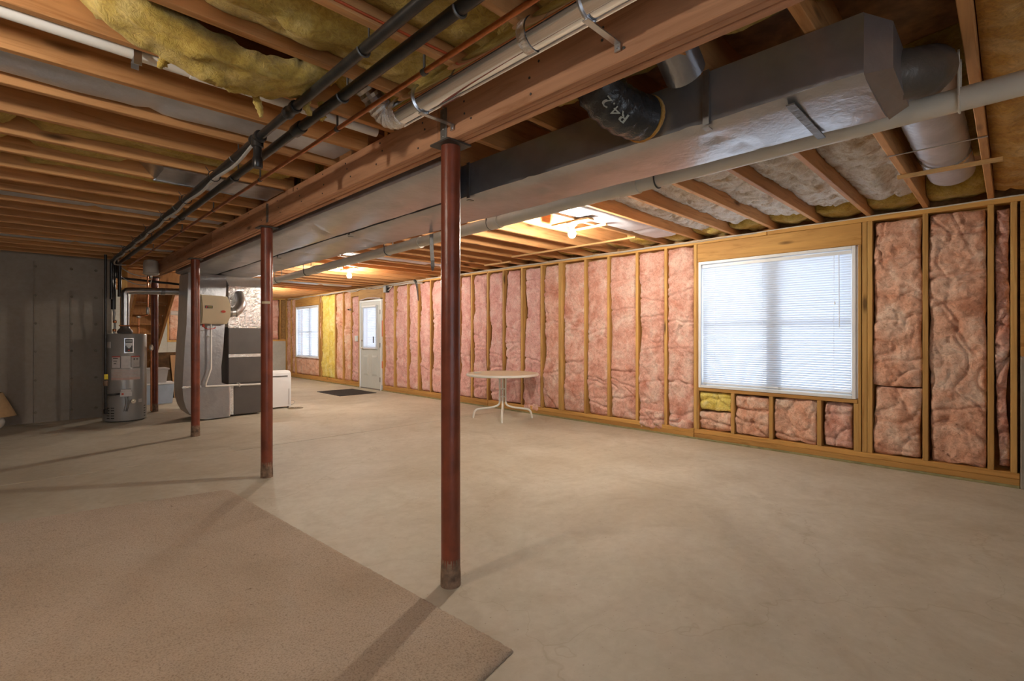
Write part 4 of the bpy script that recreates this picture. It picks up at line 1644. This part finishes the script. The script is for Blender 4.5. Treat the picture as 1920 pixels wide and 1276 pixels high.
d0 = tank_dir(2)
s0 = Vector((-d0.y, d0.x, 0))
C0 = Vector((HX, HY, 0)) + d0 * (HR + .04)
b = MB()
p = [C0 + s0 * sx * .068 + d0 * sy * .045 + Vector((0, 0, z)) for z in (.385, .455) for sx, sy in ((-1, -1), (1, -1), (1, 1), (-1, 1))]
b.hexa(p)
p = [C0 + s0 * sx * .06 + d0 * sy * .04 + Vector((0, 0, z)) for z in (.455, .485) for sx, sy in ((-1, -1), (1, -1), (1, .6), (-1, .6))]
b.hexa(p)
gv = b.build('gas_valve', 'label2', WH, 0)
b = MB()
p = [C0 + s0 * (-.04 + sx * .012) + d0 * (.046 + sy * .003) + Vector((0, 0, z)) for z in (.41, .435) for sx, sy in ((-1, -1), (1, -1), (1, 1), (-1, 1))]
b.hexa(p)
b.build('control_knob', 'redink', gv, 0)
b = MB()
for q in (-.015, .012, .028):
    P = smooth_path([tuple(C0 + s0 * q + Vector((0, 0, .385))), tuple(C0 + s0 * (q + .01) + d0 * .01 + Vector((0, 0, .28))), tuple(C0 + s0 * (q - .012) - d0 * .02 + Vector((0, 0, .16)))], 5)
    b.tube(P, .005, 6)
b.build('burner_tube', 'dullsteel', WH)
b = MB()
C1 = Vector((HX, HY, .30)) + tank_dir(20) * (HR + .001)
b.tube([tuple(C1), tuple(C1 + tank_dir(20) * .03)], .03, 16)
b.tube([tuple(C1 + tank_dir(20) * .03), tuple(C1 + tank_dir(20) * .05)], .014, 12)
b.build('sight_port', 'brass', WH)
for k in range(5):
    for (a0, a1) in ((-52, -42), (-38, -28), (58, 66)):
        on_tank(MB(), a0, a1, .055 + .038 * k, .068 + .038 * k, .002).build('air_slot', 'black', WH)
MB().lathe([(.09, 1.305), (.10, 1.33), (.085, 1.36), (.06, 1.385), (.056, 1.42)], (HX, HY, 0), 24).build('draft_hood', 'dullsteel', WH)

FV = thing('flue_pipe', 'galvanized vent pipe bending from the water heater to the vertical chimney flue', 'pipe', (HX, HY, 1.4))
P = fil([(HX, HY, 1.40), (HX, HY, 1.945), (HX + .10, HY + .01, 1.955), (1.86, HY + .06, 1.985)], .1)
MB().tube(P, .052, 20).build('vent_run', 'steel', FV)
MB().lathe([(.078, 1.62), (.078, 2.44)], (1.90, HY + .06, 0), 22).build('vertical_flue', 'dullsteel', FV)
MB().lathe([(.082, 1.90), (.084, 1.91), (.084, 2.06), (.082, 2.07)], (1.90, HY + .06, 0), 22).build('tee_collar', 'dullsteel', FV)
MB().tube([(HX + .45, HY + .03, 1.968), (HX + .50, HY + .033, 1.97)], .056, 20).build('vent_collar', 'dullsteel', FV)

GD = thing('gas_drop', 'black gas pipe with a yellow tag dropping beside the water heater', 'pipe', (.845, 9.12, 0))
MB().tube(fil([(.845, 9.12, 2.43), (.845, 9.12, .16)], .03), .017, 12).build('pipe_run', 'blackpipe', GD)
MB().tube(fil([(.845, 9.12, .42), (.95, 9.13, .42), (1.03, 9.16, .42)], .03), .012, 10).build('valve_branch', 'blackpipe', GD)
MB().lathe([(.024, .155), (.026, .16), (.026, .215), (.02, .22)], (.845, 9.12, 0), 12).build('drip_cap', 'blackpipe', GD)
MB().box(.825, .87, 9.085, 9.10, .645, .72, .003).build('yellow_tag', 'yellowtag', GD, 0)
MB().lathe([(.022, .55), (.027, .56), (.027, .62), (.02, .63)], (.845, 9.12, 0), 12).build('union_fitting', 'redbase', GD)
IP = thing('insulated_water_pipe', 'black foam-sleeved pipe joining brass fittings on the water heater', 'pipe', (.955, 9.4, 1.3))
MB().tube([(.955, 9.35, 2.35), (.955, 9.35, 1.66)], .03, 14).build('foam_sleeve', 'black', IP)
MB().tube(smooth_path([(.955, 9.35, 1.67), (.965, 9.34, 1.60), (.96, 9.35, 1.52), (.975, 9.37, 1.45), (.97, 9.38, 1.305)], 4), .014, 10).build('flexible_end', 'dullsteel', IP)
b = MB()
b.lathe([(.02, 1.33), (.024, 1.335), (.024, 1.36), (.018, 1.37)], (.97, 9.38, 0), 12)
b.lathe([(.018, 1.46), (.024, 1.465), (.024, 1.49), (.018, 1.50)], (.973, 9.365, 0), 12)
b.build('brass_fitting', 'copper', IP)
CW = thing('copper_riser', 'copper cold water riser behind the hanging cream tank', 'pipe', (1.3, 9.5, 1.3))
MB().tube(fil([(1.27, 9.45, 1.305), (1.27, 9.45, 1.56), (1.40, 9.56, 1.60), (1.40, 9.56, 2.438)], .02), .012, 10).build('riser', 'copper', CW)
MB().tube([(1.02, 9.33, 1.42), (1.27, 9.40, 1.42)], .011, 10).build('cross_pipe', 'copper', CW)
b = MB()
b.lathe([(.013, 1.60), (.022, 1.62), (.022, 1.70), (.013, 1.72)], (1.40, 9.56, 0), 12)
b.lathe([(.016, 1.54), (.03, 1.555), (.03, 1.57), (.016, 1.58)], (1.27, 9.45, 0), 12)
b.build('valve_body', 'brass', CW)
RV = thing('relief_pipe', 'vertical copper relief pipe on the stair side of the water heater', 'pipe', (1.40, 9.40, .2))
MB().tube(fil([(1.36, 9.40, 1.06), (1.42, 9.40, 1.06), (1.42, 9.40, .10)], .03), .012, 10).build('discharge_tube', 'copper', RV)
MB().lathe([(.014, 1.04), (.026, 1.05), (.026, 1.10), (.014, 1.13)], (1.42, 9.40, 0), 12).build('relief_valve', 'brass', RV)
ET = thing('expansion_tank', 'cream cylindrical tank hanging under the joists above the vent pipe', 'tank', (1.40, 9.25, 2.2))
MB().lathe([(.03, 2.185), (.06, 2.19), (.098, 2.205), (.104, 2.215), (.104, 2.225), (.098, 2.23), (.098, 2.38), (.085, 2.415), (.04, 2.43)], (1.395, 9.25, 0), 28).build('tank_shell', 'cream', ET)
MB().lathe([(.018, 2.16), (.02, 2.185)], (1.395, 9.25, 0), 12).build('nipple', 'brass', ET)
HP = thing('level_pipe', 'thin black pipe running level behind the cream tank to the furnace', 'pipe', (1.5, 9.7, 2.1))
MB().tube(fil([(1.03, 9.75, 2.438), (1.03, 9.75, 2.17), (2.3, 9.75, 2.10), (2.3, 9.75, 2.438)], .04), .018, 10).build('pipe_run', 'blackpipe', HP)
for k, (z0, z1) in enumerate(((2.30, 2.22), (2.16, 2.08))):
    P = smooth_path([(1.04, 9.6, 2.438), (1.06, 9.61, z0 + .05), (1.10, 9.62, z0), (1.22, 9.63, z1 + .01), (1.38, 9.64, z1 - .01), (1.46, 9.65, z1 + .06), (1.47, 9.65, 2.438)], 5)
    tag(MB().tube(P, .008, 6).build('white_cable', 'wire'), ['upper white cable looping below the joists beside the cream tank', 'lower white cable sagging beside the cream tank near the level black pipe'][k], 'cable', 'white cables by the cream tank')

# ------------------------------------------------------------------ furnace, return drop, humidifier
FU = thing('furnace', 'dark grey furnace cabinet below a crinkled foil plenum', 'furnace', (2.5, 8.95, 0))
fx0, fx1, fy0, fy1 = 2.285, 2.765, 8.60, 9.35
MB().box(fx0, fx1, fy0 + .012, fy1, .02, 1.405, .006).build('cabinet', 'furn', FU, 0)
MB().box(fx0 + .075, fx1 - .006, fy0 - .004, fy0 + .012, .03, .50, .004).build('lower_door', 'furn', FU, 0)
MB().box(fx0 + .004, fx1 - .006, fy0 - .004, fy0 + .012, .525, .925, .004).build('blower_door', 'furn', FU, 0)
MB().box(fx0 + .004, fx1 - .006, fy0 - .004, fy0 + .012, .985, 1.40, .004).build('coil_panel', 'furn', FU, 0)
MB().box(fx0 + .002, fx1 + .002, fy0 - .006, fy0 + .012, .928, .982, .003).build('foil_tape_band', 'tape', FU, 0)
MB().box(fx0 + .0, fx0 + .072, fy0 - .005, fy0 + .012, .03, .50, .003).build('foil_side_strip', 'tape', FU, 0)
MB().box(fx1, fx1 + .02, fy0 + .02, fy0 + .06, .03, 2.05, .003).build('corner_channel', 'label2', FU, 0)


def crumple(x0, x1, y0, y1, z0, z1, amp, seed, nx=22, nz=26):
    b = MB()

    def f(u, v):
        x, z = x0 + (x1 - x0) * u, z0 + (z1 - z0) * v
        return (x, y0 - amp * abs(noise.noise(Vector((x * 16, z * 16, seed)))) - amp * .5 * noise.noise(Vector((x * 40, z * 40, seed))), z)
    b.grid(f, nx, nz)
    return b


b = MB().box(fx0, fx1 + .01, fy0 + .004, fy1, 1.405, 2.06)
pl = b.build('plenum_box', 'foil', FU, 0)
crumple(fx0, fx1 + .01, fy0 + .002, 0, 1.405, 2.06, .012, 2.0).build('plenum_foil', 'foil', pl, 0)
crumple(fx0 - .004, fx1 + .012, fy0 - .004, 0, 1.39, 1.425, .014, 6.0, 26, 4).build('plenum_tape', 'tape', pl, 0)
b = MB()
b.hexa([(fx0 + .01, fy0 - .01, 2.05), (fx1, fy0 - .01, 2.05), (fx1, fy1, 2.05), (fx0 + .01, fy1, 2.05),
        (fx0 - .08, fy0 - .06, 2.196), (fx1 - .02, fy0 - .06, 2.196), (fx1 - .02, fy1, 2.196), (fx0 - .08, fy1, 2.196)])
b.build('transition', 'wrap', FU, 0)

RT = thing('return_drop', 'grey wrapped return duct with a rounded elbow at the furnace base', 'duct', (1.95, 8.75, 0))
poly = [(1.735, 2.2), (1.712, 1.45), (1.695, 1.20), (1.665, .62), (1.662, .50), (1.675, .33), (1.705, .21), (1.75, .12), (1.82, .055), (1.90, .02), (2.02, .012),
        (2.285, .012), (2.285, .50), (2.17, .55), (2.165, .80), (2.19, 1.05), (2.205, 1.30), (2.215, 1.45), (2.235, 2.195)]
b = MB()
b.prism(poly, 'Y', 8.52, 9.10)
b.build('duct_body', 'wrap', RT, 30)
b = MB()
fp = [(1.86, .035), (1.96, .012), (2.262, .03), (2.268, .26), (2.255, .485), (1.88, .50), (1.865, .3)]
b.prism(fp, 'Y', 8.485, 8.525)
b.build('elbow_boot', 'wrap', RT, 30)
b = MB()
b.box(2.262, 2.284, 8.50, 8.53, .03, .50, .003)
b.build('filter_slot', 'label2', RT, 0)
MB().box(1.655, 1.90, 8.512, 8.522, .50, .525).build('foil_tape', 'tape', RT, 0)

HU = thing('humidifier', 'tan box humidifier with a small black label mounted on the return duct', 'humidifier', (2.04, 8.42, 1.42))
b = MB()
prof = [(1.85, 1.445), (1.86, 1.55), (1.862, 1.65), (1.858, 1.77), (1.845, 1.875), (2.205, 1.862), (2.235, 1.78), (2.25, 1.72), (2.25, 1.57), (2.232, 1.52), (2.20, 1.445)]
b.prism(prof, 'Y', 8.36, 8.52)
inner = [(p + (.015 if p < 2 else -.015), q + (.012 if q < 1.6 else -.012)) for p, q in prof]
b.prism(inner, 'Y', 8.335, 8.36)
b.build('housing', 'tan', HU, 30)
lb = MB().box(1.905, 2.005, 8.331, 8.3355, 1.675, 1.715).build('brand_label', 'black', HU, 0)
b = MB()
b.add([(1.912, 8.3305, 1.68), (1.928, 8.3305, 1.68), (1.938, 8.3305, 1.71), (1.922, 8.3305, 1.71), (1.912, 8.331, 1.68), (1.928, 8.331, 1.68), (1.938, 8.331, 1.71), (1.922, 8.331, 1.71)],
      [(0, 1, 2, 3), (7, 6, 5, 4), (0, 4, 5, 1), (1, 5, 6, 2), (2, 6, 7, 3), (3, 7, 4, 0)])
b.build('label_mark', 'redink', lb, 0)
b = MB()
for k in range(5):
    b.box(1.945 + .011 * k, 1.952 + .011 * k, 8.3302, 8.331, 1.69, 1.702)
b.build('label_print', 'yellowtag', lb, 0)
b = MB()
b.lathe([(.03, -.002), (.03, .002)], (0, 0, 0), 24, 'Y')
b.v = [(2.148 + p[0], 8.334 + p[1], 1.632 + p[2] * .62) for p in b.v]
b.build('red_oval_badge', 'redink', HU, 0)
BP = thing('bypass_duct', 'galvanized round elbow linking the humidifier to the foil plenum', 'duct', (2.35, 8.43, 1.6))
P = fil([(2.245, 8.44, 1.63), (2.35, 8.44, 1.635), (2.44, 8.46, 1.76), (2.44, 8.62, 1.93)], .1, 5)
MB().tube(P, .07, 20).build('elbow', 'steel', BP, 30)
MB().tube([(2.25, 8.44, 1.63), (2.285, 8.44, 1.63)], .074, 20).build('collar', 'dullsteel', BP)
MB().tube([(2.335, 8.44, 1.633), (2.35, 8.44, 1.636)], .074, 20).build('crimp_ring', 'dullsteel', BP)
HD = thing('humidifier_drain', 'thin white plastic drain pipe from the humidifier across the furnace front', 'pipe', (2, 8.42, .5))
MB().tube(fil([(2.0, 8.41, 1.445), (2.0, 8.41, .78), (1.935, 8.42, .56), (1.935, 8.44, .515), (2.78, 8.50, .49)], .015), .0145, 10).build('pipe_run', 'pvcw', HD)
b = MB()
b.box(1.965, 2.035, 8.40, 8.505, 1.26, 1.27)
b.box(2.40, 2.412, 8.455, 8.60, .475, .53)
b.build('pipe_clip', 'pvcw', HD, 0)
b = MB()
b.lathe([(.016, -.0), (.016, .04)], (1.90, 8.40, 1.40), 10)
b.tube(smooth_path([(1.90, 8.40, 1.40), (1.95, 8.38, 1.37), (2.04, 8.39, 1.38), (2.06, 8.42, 1.40)], 5), .006, 6)
tag(b.build('solenoid_valve', 'redink'), 'small red solenoid valve under the tan humidifier', 'valve')

# ------------------------------------------------------------------ dehumidifier
DH = thing('dehumidifier', 'white portable dehumidifier standing behind the middle red post', 'dehumidifier', (3.15, 9.05, 0))
b = MB()
prof = [(8.95, .03), (8.945, .56), (8.96, .615), (9.0, .645), (9.08, .655), (9.25, .65), (9.28, .62), (9.28, .03)]
b.prism(prof, 'X', 2.93, 3.37)
b.build('case', 'white', DH, 30)
MB().box(2.99, 3.31, 8.94, 8.946, .555, .572).build('handle_slot', 'dark', DH, 0)
MB().box(3.368, 3.372, 8.98, 9.0, .34, .60).build('side_grille', 'dark', DH, 0)
MB().box(3.33, 3.336, 8.939, 8.946, .06, .34).build('bucket_seam', 'cable', DH, 0)
b = MB()
for x in (2.97, 3.33):
    for y in (8.99, 9.24):
        b.lathe([(.02, 0), (.02, .03)], (x, y, 0), 10)
b.build('caster', 'dark', DH)
P = smooth_path([(3.37, 9.0, .12), (3.42, 8.98, .12), (3.44, 8.96, .09), (3.40, 8.95, .06), (3.37, 9.0, .05)], 5)
MB().tube(P, .005, 6).build('drain_hose', 'cable', DH)

# ------------------------------------------------------------------ stairs behind the heater
SX0, SX1 = 1.45, 2.02
ST = thing('staircase', 'bare wooden basement stairs seen from beneath behind the water heater', 'stairs', (1.7, 12, 0))


def zs(y):
    return 1.59 - .67 * (y - 11.97)


for x in (SX0, SX1):
    b = MB()
    pts = []
    for (y, dz) in ((14.25, .10), (10.98, .10), (10.98, -.16), (13.98, -.16)):
        pts.append((y, max(0.0, zs(y) + dz)))
    b.prism([(y, z) for y, z in pts], 'X', x - .02, x + .02)
    b.build('stringer', 'stair', ST, 0)
for k in range(13):
    z = .19 * (k + 1)
    y = 11.97 - (z - 1.59) / .67
    if z > 2.25:
        break
    MB().box(SX0 + .02, SX1 - .02, y - .02, y + .24, z - .035, z, .003).build('tread', 'stair', ST, 0)
    MB().box(SX0 + .02, SX1 - .02, y + .235, y + .255, z - .19, z - .035, .002).build('riser', 'stair', ST, 0)
MB().box(1.30, 2.1, 10.92, 10.965, 2.10, 2.435, .004).build('landing_header', 'stair', ST, 0)
MB().bar((1.22, 10.6, .0), (1.22, 10.6, 2.435), .09, .09).build('newel_post', 'stud', ST, 0)

# ------------------------------------------------------------------ storage under the stairs


def tub(name, lab, x, y, z, w, d, h, mat, lid=True):
    t = thing(name, lab, 'storage tub', (x, y, z))
    b = MB()
    q = .88
    b.hexa([(x - w / 2 * q, y - d / 2 * q, z), (x + w / 2 * q, y - d / 2 * q, z), (x + w / 2 * q, y + d / 2 * q, z), (x - w / 2 * q, y + d / 2 * q, z),
            (x - w / 2, y - d / 2, z + h), (x + w / 2, y - d / 2, z + h), (x + w / 2, y + d / 2, z + h), (x - w / 2, y + d / 2, z + h)])
    b.build('tub_body', mat, t, 0)
    MB().box(x - w / 2 - .02, x + w / 2 + .02, y - d / 2 - .02, y + d / 2 + .02, z + h, z + h + .03, .008).build('lid', 'greybin' if mat == 'greybin' else 'white', t, 0)
    return t


tub('plastic_tub', 'translucent blue plastic tub on the floor under the stairs', 1.78, 11.32, 0.001, .52, .40, .36, 'bluebin')
tub('plastic_tub', 'grey plastic tub stacked on the blue tub under the stairs', 1.72, 11.34, .393, .46, .36, .24, 'greybin')
t = thing('leaning_panel', 'dark veneer panel leaning behind the tubs under the stairs', 'panel', (2.2, 12.3, 0))
MB().hexa([(1.98, 12.05, 0), (2.32, 12.05, 0), (2.32, 12.08, 0), (1.98, 12.08, 0), (1.86, 12.48, .92), (2.46, 12.48, .92), (2.46, 12.51, .92), (1.86, 12.51, .92)]).build('board', 'darkpanel', t, 0)
MB().hexa([(2.20, 12.0, .0), (2.30, 12.0, .0), (2.30, 12.04, 0), (2.20, 12.04, 0), (2.20, 12.40, .86), (2.30, 12.40, .86), (2.30, 12.44, .86), (2.20, 12.44, .86)]).build('edge_board', 'card', t, 0)
t = thing('cardboard_box', 'open brown cardboard box behind the grey return duct', 'box', (2.55, 12.9, 0))
b = MB()
x0, x1, y0, y1, h = 2.36, 2.80, 12.72, 13.1, .42
for (a, c, e, f) in ((x0, x1, y0, y0 + .006), (x0, x1, y1 - .006, y1), (x0, x0 + .006, y0 + .006, y1 - .006), (x1 - .006, x1, y0 + .006, y1 - .006)):
    b.box(a, c, e, f, .001, h)
b.box(x0, x1, y0, y1, .001, .008)
b.build('carton', 'card', t, 0)
b = MB()
b.hexa([(x0, y1 - .004, h), (x1, y1 - .004, h), (x1, y1, h), (x0, y1, h), (x0, y1 + .08, h + .30), (x1, y1 + .08, h + .18), (x1, y1 + .084, h + .18), (x0, y1 + .084, h + .30)])
b.hexa([(x0 - .004, y0, h), (x0, y0, h), (x0, y1, h), (x0 - .004, y1, h), (x0 - .10, y0, h + .16), (x0 - .096, y0, h + .16), (x0 - .096, y1, h + .16), (x0 - .10, y1, h + .16)])
b.build('flap', 'card', t, 0)
t = thing('white_vent_pipe', 'white plastic vent pipe crossing in front of the end wall near the flue', 'pipe', (2.2, 11.6, 1.7))
MB().tube([(2.06, 11.6, 1.72), (2.7, 11.6, 1.70)], .045, 14).build('pipe_run', 'pvcw', t)
MB().lathe([(.055, 0), (.055, .12)], (2.22, 11.6, 1.712), 14, 'X').build('coupling', 'pvcw', t)

# ------------------------------------------------------------------ lamp on the floor by the concrete wall
LX, LY = -.29, 9.62
LP = thing('table_lamp', 'unlit beige cone-shaded lamp on the floor by the concrete wall', 'lamp', (LX, LY, 0))
MB().lathe([(.05, 0), (.075, .01), (.11, .05), (.125, .10), (.11, .155), (.06, .20), (.03, .22), (.015, .26)], (LX, LY, 0), 28).build('lamp_base', 'ceramic', LP)
b = MB()
n = 36
vs, fs = [], []
for (r_, z) in ((.235, .185), (.10, .50), (.097, .50), (.231, .185)):
    for k in range(n):
        a = 2 * pi * k / n
        vs.append((LX + r_ * cos(a), LY + r_ * sin(a), z))
for i in range(3):
    for k in range(n):
        fs.append((i * n + k, i * n + (k + 1) % n, (i + 1) * n + (k + 1) % n, (i + 1) * n + k))
for k in range(n):
    fs.append((3 * n + k, 3 * n + (k + 1) % n, (k + 1) % n, k))
b.add(vs, fs)
b.build('lamp_shade', 'shade', LP, 60)
b = MB()
b.tube([(LX, LY, .25), (LX, LY, .49)], .006, 6)
b.tube([(LX - .098, LY, .49), (LX + .098, LY, .49)], .003, 5)
b.build('harp', 'brass', LP)

# ------------------------------------------------------------------ cables and boxes along the right wall top
b = MB()
P = [(XW - .006, -3.0, 2.432)]
for k in range(60):
    y = -.2 + k * .17
    P.append((XW - .006, y, 2.432 + .003 * sin(k * 1.3)))
b.tube(P, .006, 6)
tag(b.build('wall_cable', 'wire'), 'pale cable stapled straight along the top plate over the wide window', 'cable')
b = MB()
P = []
for k in range(62):
    y = 2.0 + k * .17
    P.append((XW - .010, y, 2.419 + .004 * sin(k * .9 + 1)))
b.tube(P, .005, 6)
tag(b.build('wall_cable', 'cable'), 'grey cable running just below the pale one on the top plate', 'cable')
for q in range(3):
    P = []
    for k in range(34):
        y = 8.5 + k * .22
        P.append((XW - .02 - .012 * q, y, 2.40 - .012 * q + (.03 + .012 * q) * noise.noise(Vector((y * 1.7, q * 5.1, 0)))))
    tag(MB().tube(smooth_path(P, 3), .007, 6).build('loose_cable', ['wire', 'cable', 'wire'][q]), ['topmost pale wavy cable bundled along the plate above the grey door', 'grey wavy cable bundled between pale ones above the grey door', 'lowest pale wavy cable bundled along the plate above the grey door'][q], 'cable', 'loose cables above the door')
J = thing('junction_box', 'black metal electrical box on the top plate beside the grey door', 'box', (XW - .04, 9.93, 2.3))
MB().box(XW - .075, XW - .002, 9.86, 10.0, 2.245, 2.40, .006).build('box_body', 'black', J, 0)
MB().box(XW - .081, XW - .075, 9.875, 9.985, 2.26, 2.385, .002).build('cover_plate', 'dark', J, 0)
MB().tube(smooth_path([(XW - .04, 9.86, 2.28), (XW - .05, 9.78, 2.30), (XW - .03, 9.72, 2.36), (XW - .02, 9.68, 2.42)], 5), .007, 6).build('cable_tail', 'wire', J)
b = MB()
b.tube(smooth_path([(XW - .03, 8.80, 2.43), (XW - .045, 8.74, 2.39), (XW - .04, 8.71, 2.30), (XW - .02, 8.70, 2.15), (XW - .008, 8.70, 2.0)], 6), [.028 - .0008 * k for k in range(25)], 8)
tag(b.build('hanging_strap', 'dark'), 'dark cable drooping from the top plate between pink batts', 'cable')
b = MB()
b.box(XW - .035, XW - .001, 11.315, 11.43, 1.13, 1.27, .006)
sw = tag(b.build('switch_box', 'white', None, 0), 'white plastic switch box on the stud beside the grey door', 'switch')
MB().box(XW - .043, XW - .035, 11.36, 11.385, 1.18, 1.22, .002).build('toggle', 'white', sw, 0)
b = MB()
b.box(XW - .03, XW - .001, 11.67, 11.74, 1.90, 1.955, .004)
mo = tag(b.build('outlet_box', 'cable', None, 0), 'small grey metal box high on a stud left of the door', 'box')
b = MB().lathe([(.014, 0), (.014, -.04), (.01, -.045)], (XW - .03, 11.72, 1.927), 10, 'X')
b.build('spout', 'black', mo)
